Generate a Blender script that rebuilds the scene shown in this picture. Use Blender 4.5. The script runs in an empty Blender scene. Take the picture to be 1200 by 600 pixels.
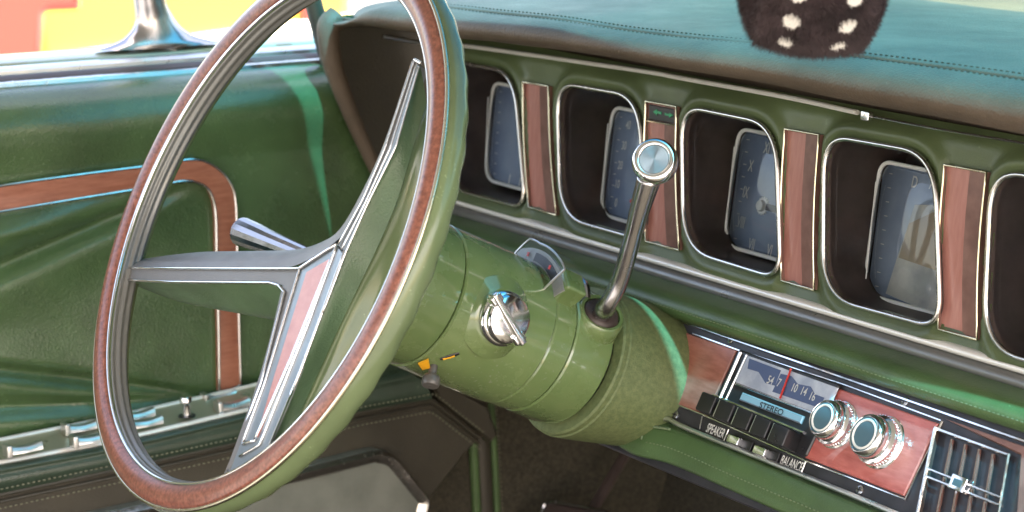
import bpy, bmesh, math, random
from mathutils import Vector, Matrix, noise
from mathutils.geometry import tessellate_polygon
random.seed(7)
R = math.radians
scn = bpy.context.scene
COL = scn.collection

# ------------------------------------------------------------------ camera
# World: metres, +X to the passenger side, +Y to the front of the car, +Z up,
# origin at the middle of the steering wheel.
F = 2800.0                                   # focal length in pixels of the 1200 px wide photo
_d1 = Vector((-1809, 582, -F)).normalized()
_t = F * F / (1809 - 582 * .13)
_d2 = Vector((_t, .13 * _t, -F)).normalized()
BX, BY = -_d1, _d2
BZ = BX.cross(BY)
def c2w(v): return Vector((BX.dot(v), BY.dot(v), BZ.dot(v)))
_D = 1.643
CAM = -c2w(Vector(((300 - 600) / F * _D, -(262 - 300) / F * _D, -_D)))
cd = bpy.data.cameras.new('camera'); cam = bpy.data.objects.new('camera', cd); COL.objects.link(cam)
cd.sensor_width = 36; cd.lens = F / 1200 * 36; cd.clip_start = .02; cd.clip_end = 500
rx, ry, rz = c2w(Vector((1, 0, 0))), c2w(Vector((0, 1, 0))), c2w(Vector((0, 0, 1)))
cam.matrix_world = Matrix(((rx.x, ry.x, rz.x, CAM.x), (rx.y, ry.y, rz.y, CAM.y), (rx.z, ry.z, rz.z, CAM.z), (0, 0, 0, 1)))
cd.dof.use_dof = True; cd.dof.focus_distance = 1.68; cd.dof.aperture_fstop = 10
scn.camera = cam

# ------------------------------------------------------------------ light
SUN = Vector((.60, -.08, .80)).normalized()        # direction to the sun
w = bpy.data.worlds.new('World'); scn.world = w; w.use_nodes = True
nt = w.node_tree
sky = nt.nodes.new('ShaderNodeTexSky'); sky.sky_type = 'NISHITA'; sky.sun_disc = False
sky.sun_elevation = math.asin(SUN.z); sky.sun_rotation = math.atan2(SUN.x, SUN.y)
sky.air_density = 1.0; sky.dust_density = 3.0
wb = nt.nodes.new('ShaderNodeMix'); wb.data_type = 'RGBA'; wb.blend_type = 'MULTIPLY'; wb.inputs[0].default_value = 1
wb.inputs[7].default_value = (1.20, 1.0, .84, 1); nt.links.new(sky.outputs[0], wb.inputs[6]); nt.links.new(wb.outputs[2], nt.nodes['Background'].inputs[0])
nt.nodes['Background'].inputs[1].default_value = .15
sl = bpy.data.lights.new('sun', 'SUN'); sl.energy = 4.0; sl.angle = R(.6); sl.color = (1, .95, .86)
so = bpy.data.objects.new('sun', sl); COL.objects.link(so)
so.rotation_euler = (-SUN).to_track_quat('-Z', 'Y').to_euler(); so.location = (2, 0, 3)
scn.view_settings.view_transform = 'Standard'; scn.view_settings.look = 'None'
scn.view_settings.gamma = 1; scn.view_settings.exposure = 2.7
scn.cycles.max_bounces = 10; scn.cycles.transparent_max_bounces = 12
scn.cycles.caustics_reflective = False; scn.cycles.caustics_refractive = False
scn.cycles.sample_clamp_indirect = 8

# ------------------------------------------------------------------ materials
def new_mat(name, col, rough=.5, metal=0, spec=.5, coat=0, coat_rough=.1):
    m = bpy.data.materials.new(name); m.use_nodes = True
    b = m.node_tree.nodes['Principled BSDF']
    b.inputs['Base Color'].default_value = (*col, 1)
    b.inputs['Roughness'].default_value = rough; b.inputs['Metallic'].default_value = metal
    b.inputs['Specular IOR Level'].default_value = spec
    b.inputs['Coat Weight'].default_value = coat; b.inputs['Coat Roughness'].default_value = coat_rough
    return m
def nd(m, t, **kw):
    n = m.node_tree.nodes.new(t)
    for k, v in kw.items():
        if k in n.inputs: n.inputs[k].default_value = v
        else: setattr(n, k, v)
    return n
def ln(m, a, b): m.node_tree.links.new(a, b)
def coords(m, scale=(1, 1, 1), rot=(0, 0, 0)):
    tc = nd(m, 'ShaderNodeTexCoord'); mp = nd(m, 'ShaderNodeMapping')
    mp.inputs['Scale'].default_value = scale; mp.inputs['Rotation'].default_value = rot
    ln(m, tc.outputs['Object'], mp.inputs[0]); return mp.outputs[0]
def vary(m, c1, c2, scale=20, detail=5, vec=None, lo=.35, hi=.65):
    v = vec or coords(m)
    n = nd(m, 'ShaderNodeTexNoise', Scale=scale, Detail=detail, Roughness=.6); ln(m, v, n.inputs['Vector'])
    r = nd(m, 'ShaderNodeValToRGB'); e = r.color_ramp.elements
    e[0].position = lo; e[0].color = (*c1, 1); e[1].position = hi; e[1].color = (*c2, 1)
    ln(m, n.outputs['Fac'], r.inputs[0]); ln(m, r.outputs[0], m.node_tree.nodes['Principled BSDF'].inputs['Base Color'])
    return n
def rvary(m, lo, hi, scale=30, vec=None):
    n = nd(m, 'ShaderNodeTexNoise', Scale=scale, Detail=6, Roughness=.65); ln(m, vec or coords(m), n.inputs['Vector'])
    r = nd(m, 'ShaderNodeMapRange'); r.inputs[1].default_value = .3; r.inputs[2].default_value = .7
    r.inputs[3].default_value = lo; r.inputs[4].default_value = hi
    ln(m, n.outputs['Fac'], r.inputs[0]); ln(m, r.outputs[0], m.node_tree.nodes['Principled BSDF'].inputs['Roughness'])
def leather_bump(m, scale=700, strength=.35, dist=.0004, wr=.08):
    v = coords(m)
    vo = nd(m, 'ShaderNodeTexVoronoi', Scale=scale); ln(m, v, vo.inputs['Vector'])
    no = nd(m, 'ShaderNodeTexNoise', Scale=scale * .06, Detail=4); ln(m, v, no.inputs['Vector'])
    mx = nd(m, 'ShaderNodeMath', operation='MULTIPLY_ADD'); mx.inputs[1].default_value = wr * 4
    ln(m, no.outputs['Fac'], mx.inputs[0]); ln(m, vo.outputs['Distance'], mx.inputs[2])
    bp = nd(m, 'ShaderNodeBump', Strength=strength, Distance=dist); ln(m, mx.outputs[0], bp.inputs['Height'])
    ln(m, bp.outputs[0], m.node_tree.nodes['Principled BSDF'].inputs['Normal'])

def specks(m, amt=.70, col=(.30, .32, .24), scale=420):
    """dust and tiny chips sprinkled over the base colour"""
    p = m.node_tree.nodes['Principled BSDF'].inputs['Base Color']; src = p.links[0].from_socket
    v = coords(m); n = nd(m, 'ShaderNodeTexNoise', Scale=scale, Detail=2); ln(m, v, n.inputs['Vector'])
    n2 = nd(m, 'ShaderNodeTexNoise', Scale=18, Detail=3); ln(m, v, n2.inputs['Vector'])
    a = nd(m, 'ShaderNodeMath', operation='MULTIPLY_ADD'); a.inputs[1].default_value = .35; ln(m, n2.outputs['Fac'], a.inputs[0]); ln(m, n.outputs['Fac'], a.inputs[2])
    r = nd(m, 'ShaderNodeMapRange'); r.inputs[1].default_value = amt + .16; r.inputs[2].default_value = amt + .24; r.inputs[4].default_value = .55; ln(m, a.outputs[0], r.inputs[0])
    mx = nd(m, 'ShaderNodeMix', data_type='RGBA'); pass
    for i_ in mx.inputs:
        if i_.name == 'B' and i_.type == 'RGBA': i_.default_value = (*col, 1); 
        if i_.name == 'A' and i_.type == 'RGBA': ln(m, src, i_)
    ln(m, r.outputs[0], mx.inputs[0]); out = [o_ for o_ in mx.outputs if o_.type == 'RGBA'][0]; ln(m, out, p)
def vinyl(name, c, rough=(.3, .42), bump=.35, scale=700, dist=.0004, k=.72):
    m = new_mat(name, c, rough[0])
    vary(m, tuple(x * k for x in c), tuple(x * 1.18 for x in c), 9, 6)
    rvary(m, rough[0], rough[1], 25); leather_bump(m, scale, bump, dist); specks(m, .73, tuple(min(1, x * 2.2 + .05) for x in c))
    return m
M = {}
M['vinyl'] = vinyl('green_vinyl', (.069, .124, .046))
M['door_vinyl'] = vinyl('door_vinyl', (.064, .116, .046), (.20, .30), .45, 480, .0005)
for k_ in ('door_vinyl',):
    M[k_].node_tree.nodes['Principled BSDF'].inputs['Coat Weight'].default_value = .5; M[k_].node_tree.nodes['Principled BSDF'].inputs['Coat Roughness'].default_value = .24
M['arm_vinyl'] = vinyl('armrest_vinyl', (.040, .062, .044), (.20, .28), .4, 520, .0004)
M['pad_vinyl'] = vinyl('dash_pad_vinyl', (.112, .086, .064), (.44, .56), .6, 600, .0006)  # brown of a warm reflection is mixed into the vinyl colour
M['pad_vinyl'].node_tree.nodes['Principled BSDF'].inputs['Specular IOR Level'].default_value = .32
M['fascia'] = vinyl('fascia_vinyl', (.082, .112, .048), (.34, .44), .35, 900, .0003)
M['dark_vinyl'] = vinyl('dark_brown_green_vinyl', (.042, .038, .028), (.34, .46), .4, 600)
M['wheel_vinyl'] = vinyl('wheel_plastic', (.132, .176, .086), (.12, .20), .12, 900, .0002, .85)
M['hub_vinyl'] = vinyl('hub_pad_vinyl', (.088, .150, .076), (.28, .4), .5, 700)
M['spoke_grey'] = vinyl('spoke_grey_vinyl', (.16, .16, .165), (.32, .45), .35, 900, .0003, .9)
M['paint'] = new_mat('column_green_paint', (.12, .18, .07), .20, 0, .5, 1, .06)
vary(M['paint'], (.112, .176, .064), (.160, .225, .088), 14, 7); rvary(M['paint'], .12, .36, 26); specks(M['paint'])
M['paint_rough'] = new_mat('textured_green_plastic', (.075, .12, .045), .55)
vary(M['paint_rough'], (.092, .122, .050), (.145, .178, .076), 260, 4); 
_m = M['paint_rough']; _v = coords(_m); _n = nd(_m, 'ShaderNodeTexNoise', Scale=900, Detail=3); ln(_m, _v, _n.inputs['Vector'])
_b = nd(_m, 'ShaderNodeBump', Strength=.8, Distance=.0006); ln(_m, _n.outputs['Fac'], _b.inputs['Height']); ln(_m, _b.outputs[0], _m.node_tree.nodes['Principled BSDF'].inputs['Normal'])
def metal(name, c, lo, hi, sc=60):
    m = new_mat(name, c, lo, 1); rvary(m, lo, hi, sc)
    n = nd(m, 'ShaderNodeTexNoise', Scale=35, Detail=3); ln(m, coords(m), n.inputs['Vector'])
    b = nd(m, 'ShaderNodeBump', Strength=.12, Distance=.001); ln(m, n.outputs['Fac'], b.inputs['Height']); ln(m, b.outputs[0], m.node_tree.nodes['Principled BSDF'].inputs['Normal'])
    return m
M['chrome'] = metal('chrome', (.86, .87, .89), .05, .22, 90)
M['satin'] = metal('brushed_aluminium', (.72, .72, .72), .25, .42)
M['dark_chrome'] = metal('tarnished_chrome', (.45, .44, .46), .12, .3)
M['gold_line'] = metal('brass_toned_trim', (.72, .68, .52), .15, .3)
def wood(name, c1, c2, scale, rot=(0, 0, 0), rough=.3):
    m = new_mat(name, c1, rough, 0, .5, .35, .15)
    v = coords(m, scale, rot)
    vary(m, c1, c2, 10, 9, v, .3, .7)
    n = nd(m, 'ShaderNodeTexNoise', Scale=30, Detail=8); ln(m, v, n.inputs['Vector'])
    b = nd(m, 'ShaderNodeBump', Strength=.25, Distance=.0004); ln(m, n.outputs['Fac'], b.inputs['Height']); ln(m, b.outputs[0], m.node_tree.nodes['Principled BSDF'].inputs['Normal'])
    return m
M['wood_door'] = wood('door_wood', (.27, .090, .052), (.42, .165, .105), (20, 4, 30))
M['wood_dash'] = wood('dash_wood', (.33, .135, .110), (.42, .195, .165), (30, 30, 3), rough=.35)
M['wood_radio'] = wood('radio_wood', (.24, .08, .055), (.36, .145, .11), (6, 24, 24), rough=.35)
M['wood_rim'] = wood('wheel_rim_wood', (.12, .040, .028), (.33, .125, .085), (34, 34, 34), rough=.28)
M['wood_hub'] = wood('hub_wood', (.46, .19, .18), (.56, .27, .25), (8, 20, 5))
M['dark_brown'] = new_mat('dark_brown_trim', (.045, .028, .022), .35); vary(M['dark_brown'], (.15, .075, .062), (.22, .12, .10), 60)
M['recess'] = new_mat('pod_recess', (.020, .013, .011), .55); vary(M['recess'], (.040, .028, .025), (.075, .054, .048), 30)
M['black'] = new_mat('black_plastic', (.012, .012, .014), .3); rvary(M['black'], .25, .42)
M['panel_black'] = new_mat('panel_black', (.022, .022, .028), .32); vary(M['panel_black'], (.016, .016, .021), (.034, .033, .042), 40); rvary(M['panel_black'], .26, .45)
M['dial'] = new_mat('gauge_dial', (.07, .09, .13), .22); vary(M['dial'], (.17, .22, .34), (.30, .36, .47), 14)
M['frame_metal'] = metal('spoke_frame_metal', (.27, .29, .30), .32, .46)
M['horn'] = new_mat('horn_strip', (.20, .205, .20), .26, .25)
M['mould'] = new_mat('dark_moulding', (.20, .20, .19), .30, .6); rvary(M['mould'], .25, .42)
M['white'] = new_mat('white_print', (.75, .75, .73), .5)
M['bezel'] = metal('worn_bezel_chrome', (.66, .64, .62), .10, .30, 120)
M['tan'] = new_mat('dial_tan', (.34, .27, .19), .4)
M['silver_blue'] = new_mat('silver_blue_plate', (.26, .30, .34), .35, .3)
M['strip_metal'] = new_mat('strip_metal', (.80, .79, .76), .3, .3)
M['lens_edge'] = new_mat('lens_edge', (.80, .80, .77), .3, 0)
M['pale'] = new_mat('pale_reflection', (.42, .42, .40), .4); vary(M['pale'], (.30, .31, .32), (.52, .51, .47), 30)
M['bluewhite'] = new_mat('radio_dial', (.36, .42, .55), .35); vary(M['bluewhite'], (.42, .47, .60), (.66, .70, .80), 60, 4)
M['blueband'] = new_mat('radio_dial_band', (.10, .14, .28), .4)
M['red'] = new_mat('red_needle', (.85, .06, .04), .4)
M['green_lens'] = new_mat('green_indicator', (.02, .28, .12), .3)
M['amber'] = new_mat('yellow_tag', (.85, .42, .02), .5)
M['pad_thread'] = new_mat('pad_thread', (.06, .055, .04), .7)
M['stitch'] = new_mat('stitch_thread', (.15, .20, .11), .7)
M['stitch_l'] = new_mat('pale_thread', (.17, .175, .12), .7)
M['clearwhite'] = new_mat('shift_dial_white', (.30, .30, .31), .35)
M['grey_knob'] = new_mat('grey_knob', (.10, .095, .09), .35)
M['carpet'] = new_mat('dark_carpet', (.028, .027, .018), .95)
vary(M['carpet'], (.020, .019, .012), (.055, .048, .032), 300, 3)
_m = M['carpet']; _n = nd(_m, 'ShaderNodeTexNoise', Scale=500, Detail=2); ln(_m, coords(_m), _n.inputs['Vector'])
_b = nd(_m, 'ShaderNodeBump', Strength=1, Distance=.002); ln(_m, _n.outputs['Fac'], _b.inputs['Height']); ln(_m, _b.outputs[0], _m.node_tree.nodes['Principled BSDF'].inputs['Normal'])
M['knob_face'] = new_mat('knob_face', (.065, .13, .16), .4, .2)
M['wood_sunlit'] = wood('radio_wood_sunlit', (.36, .075, .06), (.50, .145, .12), (6, 24, 24), rough=.35)  # redder copy of the radio wood, a sun patch put into the colour
M['grey_panel'] = new_mat('grey_pocket', (.13, .14, .125), .4); rvary(M['grey_panel'], .3, .5); vary(M['grey_panel'], (.11, .12, .105), (.16, .17, .15), 25)
M['headliner'] = new_mat('headliner', (.62, .60, .56), .8)  # out of view, made pale to bounce light into the cabin
M['fur'] = new_mat('black_fur', (.035, .022, .026), .7); vary(M['fur'], (.02, .012, .014), (.06, .04, .045), 60)
M['fur_white'] = new_mat('white_fur', (.85, .83, .80), .8)
M['rubber'] = new_mat('dark_rubber', (.05, .035, .032), .45)
M['cream_metal'] = new_mat('sill_plate', (.42, .43, .31), .3, .55); rvary(M['cream_metal'], .25, .42)
M['outer_paint'] = new_mat('outer_paint', (.30, .34, .24), .2, 0, .5, 1, .05)
M['yellow_paint'] = new_mat('yellow_paint', (.55, .35, .028), .4, 0, .5, .4, .1)
M['red_paint'] = new_mat('red_paint', (.30, .025, .016), .35, 0, .5, .6, .06)
M['white_paint'] = new_mat('white_paint', (.8, .8, .76), .4)
M['tyre'] = new_mat('tyre_rubber', (.02, .02, .02), .8)
M['asphalt'] = new_mat('asphalt', (.20, .195, .18), .9); vary(M['asphalt'], (.16, .155, .145), (.25, .245, .23), 6, 8)
M['bark'] = new_mat('bark', (.09, .06, .04), .9)
M['leaf'] = new_mat('leaves', (.07, .12, .03), .6); vary(M['leaf'], (.05, .09, .02), (.11, .17, .05), 3)
def glassy(name, tint, lo=.04, hi=.9):
    m = bpy.data.materials.new(name); m.use_nodes = True; m.use_transparent_shadow = True; t = m.node_tree; t.nodes.clear()
    o = t.nodes.new('ShaderNodeOutputMaterial'); mx = t.nodes.new('ShaderNodeMixShader')
    tr = t.nodes.new('ShaderNodeBsdfTransparent'); g = t.nodes.new('ShaderNodeBsdfGlossy'); g.inputs['Roughness'].default_value = .03
    tr.inputs[0].default_value = (*tint, 1); fr = t.nodes.new('ShaderNodeLayerWeight'); fr.inputs[0].default_value = .12
    t.links.new(fr.outputs['Fresnel'], mx.inputs[0]); t.links.new(tr.outputs[0], mx.inputs[1]); t.links.new(g.outputs[0], mx.inputs[2]); t.links.new(mx.outputs[0], o.inputs[0])
    return m
M['glass'] = glassy('clear_glass', (.93, .95, .96))
M['lens_glass'] = glassy('lens_glass', (.95, .96, .97)); [n for n in M['lens_glass'].node_tree.nodes if n.type == 'LAYER_WEIGHT'][0].inputs[0].default_value = .34
M['tint'] = glassy('teal_shade_band', (.070, .33, .46))
M['tint2'] = glassy('light_tint_glass', (.48, .74, .66))

# ------------------------------------------------------------------ frames and pixels
def ray(u, v): return c2w(Vector(((u - 600) / F, -(v - 300) / F, -1)))
class Fr:
    """a flat working plane: origin, in-plane axes ex, ey and normal n (towards the viewer side)"""
    def __init__(s, o, ex, n):
        s.o = Vector(o); s.ex = Vector(ex).normalized(); s.n = Vector(n).normalized(); s.ey = s.n.cross(s.ex)
    def w(s, a, b, c=0): return s.o + s.ex * a + s.ey * b + s.n * c
    def px(s, u, v, c=0):
        r = ray(u, v); o = s.o + s.n * c
        t = (o - CAM).dot(s.n) / r.dot(s.n); q = CAM + r * t - o
        return (q.dot(s.ex), q.dot(s.ey))
    def P(s, u, v, c=0): return s.w(*s.px(u, v, c), c)
TILT = R(26.8)
AX = Vector((0, math.cos(TILT), -math.sin(TILT)))     # column axis, forward and down
WH = Fr((0, 0, 0), (1, 0, 0), -AX)                    # wheel plane
DASH = Fr((0, .38, 0), (1, 0, 0), (0, -math.cos(R(6)), math.sin(R(6))))
RAD = Fr((0, .345, -.106), (1, 0, 0), (0, -math.cos(R(28)), math.sin(R(28))))
DOOR = Fr((-.44, 0, 0), (0, 1, 0), (1, 0, 0))
UP = Fr((0, 0, -.25), (1, 0, 0), (0, 0, 1))

# ------------------------------------------------------------------ object helpers
def base(o):
    q = Vector((0, 0, 0))
    while o is not None: q = q + o.location; o = o.parent
    return q
def thing(name, label, cat, loc, group=None):
    o = bpy.data.objects.new(name, None); COL.objects.link(o); o.location = loc; o.empty_display_size = .05
    o['label'] = label; o['category'] = cat
    if group: o['group'] = group
    return o
def obj(name, bm, mats, parent=None, ang=35, label=None):
    me = bpy.data.meshes.new(name)
    if parent is not None: bmesh.ops.translate(bm, verts=bm.verts, vec=-base(parent))
    bmesh.ops.recalc_face_normals(bm, faces=bm.faces)
    bm.to_mesh(me); bm.free()
    for m in (mats if isinstance(mats, (list, tuple)) else [mats]): me.materials.append(M[m] if isinstance(m, str) else m)
    me.polygons.foreach_set('use_smooth', [True] * len(me.polygons))
    if ang < 180: me.set_sharp_from_angle(angle=R(ang))
    o = bpy.data.objects.new(name, me); COL.objects.link(o)
    if parent is not None: o.parent = parent
    if label: o['label'] = label
    return o
def NB(): return bmesh.new()
def cr(pts, n=6, closed=False):
    """catmull-rom through points (any dimension)"""
    P_ = [Vector(p) for p in pts]; N = len(P_); out = []
    rng = N if closed else N - 1
    for i in range(rng):
        if closed: p0, p1, p2, p3 = P_[i - 1], P_[i], P_[(i + 1) % N], P_[(i + 2) % N]
        else:
            p1, p2 = P_[i], P_[i + 1]; p0 = P_[i - 1] if i else p1 * 2 - p2; p3 = P_[i + 2] if i + 2 < N else p2 * 2 - p1
        for k in range(n):
            t = k / n
            out.append(.5 * ((2 * p1) + (p2 - p0) * t + (2 * p0 - 5 * p1 + 4 * p2 - p3) * t * t + (3 * p1 - p0 - 3 * p2 + p3) * t ** 3))
    if not closed: out.append(P_[-1])
    return out
def resample(pts, n):
    L = [0]
    for a, b in zip(pts, pts[1:]): L.append(L[-1] + (b - a).length)
    out = []; j = 0
    for i in range(n):
        t = L[-1] * i / (n - 1)
        while j < len(L) - 2 and L[j + 1] < t: j += 1
        s = (t - L[j]) / max(L[j + 1] - L[j], 1e-9); out.append(pts[j].lerp(pts[j + 1], min(max(s, 0), 1)))
    return out
def grid(bm, rows, mi=0, closed=False, ccol=False):
    V = [[bm.verts.new(p) for p in r] for r in rows]; n = len(V[0]); fs = []
    for i in range(len(V) - (0 if ccol else 1)):
        a, b = V[i], V[(i + 1) % len(V)]
        for j in range(n - (0 if closed else 1)):
            try: f = bm.faces.new((a[j], a[(j + 1) % n], b[(j + 1) % n], b[j])); f.material_index = mi; fs.append(f)
            except ValueError: pass
    return V
def loft(bm, lines, n=40, sub=5, mi=0):
    rows = [resample(cr(l, 6), n) for l in lines]
    if len(rows) == 2: sub_rows = rows
    else:
        cols = [cr([r[j] for r in rows], sub) for j in range(n)]
        sub_rows = [[c[i] for c in cols] for i in range(len(cols[0]))]
    return grid(bm, sub_rows, mi)
def rpoly(pts, rad, seg=6):
    """round the corners of a 2D polygon"""
    out = []; N = len(pts); P_ = [Vector(p) for p in pts]
    for i in range(N):
        a, b, c = P_[i - 1], P_[i], P_[(i + 1) % N]
        r = rad[i] if isinstance(rad, (list, tuple)) else rad
        d1 = (a - b); d2 = (c - b); r = min(r, d1.length * .48, d2.length * .48)
        if r < 1e-6: out.append(b); continue
        p, q = b + d1.normalized() * r, b + d2.normalized() * r
        for k in range(seg + 1):
            t = k / seg; out.append(p * (1 - t) ** 2 + b * 2 * t * (1 - t) + q * t * t)
    return out
def inset(poly, d):
    """offset a closed 2D polygon inwards by d (either winding)"""
    N = len(poly); A = sum(poly[i - 1].x * poly[i].y - poly[i].x * poly[i - 1].y for i in range(N)); sg = 1 if A > 0 else -1
    out = []
    for i in range(N):
        a, b, c = poly[i - 1], poly[i], poly[(i + 1) % N]
        e1 = (b - a); e2 = (c - b)
        if e1.length < 1e-9: e1 = e2
        if e2.length < 1e-9: e2 = e1
        e1 = e1.normalized(); e2 = e2.normalized()
        n1 = Vector((-e1.y, e1.x)) * sg; n2 = Vector((-e2.y, e2.x)) * sg
        m = (n1 + n2); m = m.normalized() if m.length > 1e-6 else n1
        out.append(b + m * d / max(m.dot(n1), .4))
    return out
def cap(bm, V, mi=0):
    pts = [v.co.copy() for v in V]
    for t in tessellate_polygon([pts]):
        try: f = bm.faces.new([V[i] for i in t]); f.material_index = mi
        except ValueError: pass
def plate(bm, fr, poly, c0, c1, bev=.0008, mi=0, back=False):
    """solid plate: outline poly (2D, in frame fr) from depth c0 up to c1 with a bevelled front edge"""
    poly = [Vector(p) for p in poly]
    if bev > 0:
        q = inset(poly, bev)
        rows = [[fr.w(p.x, p.y, c0) for p in poly], [fr.w(p.x, p.y, c1 - bev) for p in poly],
                [fr.w(p.x * .3 + z.x * .7, p.y * .3 + z.y * .7, c1 - bev * .3) for p, z in zip(poly, q)], [fr.w(p.x, p.y, c1) for p in q]]
    else: rows = [[fr.w(p.x, p.y, c0) for p in poly], [fr.w(p.x, p.y, c1) for p in poly]]
    V = grid(bm, rows, mi, closed=True); cap(bm, V[-1], mi)
    if back: cap(bm, V[0], mi)
    return bm
def tube(bm, pts, r, seg=8, closed=False, mi=0, flat=1.0, up=None, ends=True):
    """round (or flattened) bar along 3D points"""
    P_ = [Vector(p) for p in pts]; N = len(P_); rows = []; prev = None
    for i in range(N):
        if closed: t = P_[(i + 1) % N] - P_[i - 1]
        else: t = P_[min(i + 1, N - 1)] - P_[max(i - 1, 0)]
        if t.length < 1e-9: t = Vector((0, 0, 1))
        t.normalize()
        if up is not None: u_ = (up - t * up.dot(t)).normalized()
        else:
            if prev is None:
                g = Vector((0, 0, 1)) if abs(t.z) < .9 else Vector((1, 0, 0)); u_ = (g - t * g.dot(t)).normalized()
            else: u_ = (prev - t * prev.dot(t)).normalized()
            prev = u_
        s_ = t.cross(u_); rr = r[i] if isinstance(r, (list, tuple)) else r
        rows.append([P_[i] + s_ * math.cos(2 * math.pi * k / seg) * rr + u_ * math.sin(2 * math.pi * k / seg) * rr * flat for k in range(seg)])
    V = grid(bm, rows, mi, closed=True, ccol=closed)
    if not closed and ends:
        for e in (V[0], V[-1]):
            try: f = bm.faces.new(e); f.material_index = mi
            except ValueError: pass
def lathe(bm, o, ax, prof, seg=64, mi=0, e1=None, a0=0, a1=2 * math.pi, caps=True):
    """revolve (height, radius) pairs about axis ax through o"""
    o = Vector(o); ax = Vector(ax).normalized()
    if e1 is None: g = Vector((0, 0, 1)) if abs(ax.z) < .9 else Vector((1, 0, 0)); e1 = (g - ax * g.dot(ax)).normalized()
    e2 = ax.cross(e1); full = abs(a1 - a0 - 2 * math.pi) < 1e-6; n = seg if full else seg + 1
    rows = [[o + ax * h + (e1 * math.cos(a0 + (a1 - a0) * k / seg) + e2 * math.sin(a0 + (a1 - a0) * k / seg)) * max(r_, 1e-5) for k in range(n)] for h, r_ in prof]
    V = grid(bm, rows, mi, closed=full)
    if caps and full:
        for e, (h, r_) in ((V[0], prof[0]), (V[-1], prof[-1])):
            if r_ > 1e-4:
                f = bm.faces.new(e); f.material_index = mi
    return V
def box(bm, c, sx, sy, sz, ax=None, mi=0, bev=0):
    """box with half sizes along three axes"""
    a = ax or (Vector((1, 0, 0)), Vector((0, 1, 0)), Vector((0, 0, 1))); c = Vector(c)
    b2 = NB() if bev else bm
    V = [b2.verts.new(c + a[0] * sx * i + a[1] * sy * j + a[2] * sz * k) for i in (-1, 1) for j in (-1, 1) for k in (-1, 1)]
    for q in ((0, 1, 3, 2), (4, 6, 7, 5), (0, 4, 5, 1), (2, 3, 7, 6), (0, 2, 6, 4), (1, 5, 7, 3)):
        f = b2.faces.new([V[i] for i in q]); f.material_index = mi
    if bev:
        bmesh.ops.recalc_face_normals(b2, faces=b2.faces)
        bmesh.ops.bevel(b2, geom=b2.edges[:], offset=bev, segments=3, affect='EDGES', profile=.6)
        me = bpy.data.meshes.new('t'); b2.to_mesh(me); b2.free(); n0 = len(bm.faces); bm.from_mesh(me); bpy.data.meshes.remove(me)
        bm.faces.ensure_lookup_table()
        for f in bm.faces[n0:]: f.material_index = mi
def line(fr, pts, c=0, n=5, closed=False, smooth=True):
    q = [fr.P(p[0], p[1], p[2] if len(p) > 2 else c) for p in pts]
    return cr(q, n, closed) if smooth else q
def text(bm, s, fr, a, b, size, c=0, rot=0, mi=0, sx=1, depth=.0002):
    cu = bpy.data.curves.new('t', 'FONT'); cu.body = s; cu.size = size; cu.align_x = 'CENTER'; cu.align_y = 'CENTER'; cu.offset = size * .012
    o = bpy.data.objects.new('t', cu); COL.objects.link(o)
    bpy.context.view_layer.update()
    me = bpy.data.meshes.new_from_object(o.evaluated_get(bpy.context.evaluated_depsgraph_get()))
    n0 = len(bm.verts); f0 = len(bm.faces); bm.from_mesh(me); bm.verts.ensure_lookup_table(); bm.faces.ensure_lookup_table()
    for v in bm.verts[n0:]:
        x, y = v.co.x * sx, v.co.y; x, y = x * math.cos(rot) - y * math.sin(rot), x * math.sin(rot) + y * math.cos(rot)
        v.co = fr.w(a + x, b + y, c + depth)
    for f in bm.faces[f0:]: f.material_index = mi
    bpy.data.objects.remove(o); bpy.data.curves.remove(cu); bpy.data.meshes.remove(me)
def stitches(bm, pts, step=.0042, r=.0006, gap=.45, mi=0):
    L = 0; P_ = [Vector(p) for p in pts]; tot = sum((b - a).length for a, b in zip(P_, P_[1:]))
    q = resample(P_, max(4, int(tot / step) * 2))
    for i in range(0, len(q) - 1, 2):
        a, b = q[i], q[i + 1]; tube(bm, [a, a.lerp(b, .5), b], [r * .6, r, r * .6], 5, mi=mi)

# =================================================================== CAR BODY (roof, pillar, windscreen, footwell)
body = thing('car_body', 'cabin shell of the green car around the dashboard: footwell carpet, door pillar, roof and windscreen', 'car', (0, .6, -.6))
bm = NB()                                                        # unseen roof, curved headliner; front edge bent to place the sun strips
rows = []
for i in range(13):
    k = (i / 12) ** 6 * .03
    def fy(x): return max(.17, .250 + .008 * (x > .15) - .08 * max(0, min(.1, .1 - x)) - .20 * max(0, -x))
    rows.append([Vector((-.40 + 1.52 * j / 16, -1.45 + i * (1.45 + fy(-.40 + 1.52 * j / 16)) / 12, .395 + .03 * math.sin(math.pi * j / 16) - k)) for j in range(17)])
grid(bm, rows); grid(bm, [[p + Vector((0, 0, .035)) for p in r] for r in rows])
for e0 in ([r[0] for r in rows], [r[-1] for r in rows], rows[0], rows[-1]): grid(bm, [e0, [p + Vector((0, 0, .035)) for p in e0]])
obj('roof', bm, 'headliner', body)
bm = NB()                                                        # windscreen pillar, seen behind the wheel rim
rows = []; PILL = Fr((-.462, 0, 0), (0, 1, 0), (1, 0, 0))
for i in range(15):
    t = i / 14; c = PILL.P(392, 95).lerp(PILL.P(350, -60), t) if t < .75 else c + Vector((.012, -.010, .045))
    rows.append([c + Vector((.010 * math.cos(a) , .0085 * math.sin(a), 0)) for a in [2 * math.pi * k / 16 for k in range(16)]])
grid(bm, rows, closed=True); obj('windscreen_pillar', bm, 'dark_vinyl', body)
bm = NB()
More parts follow.
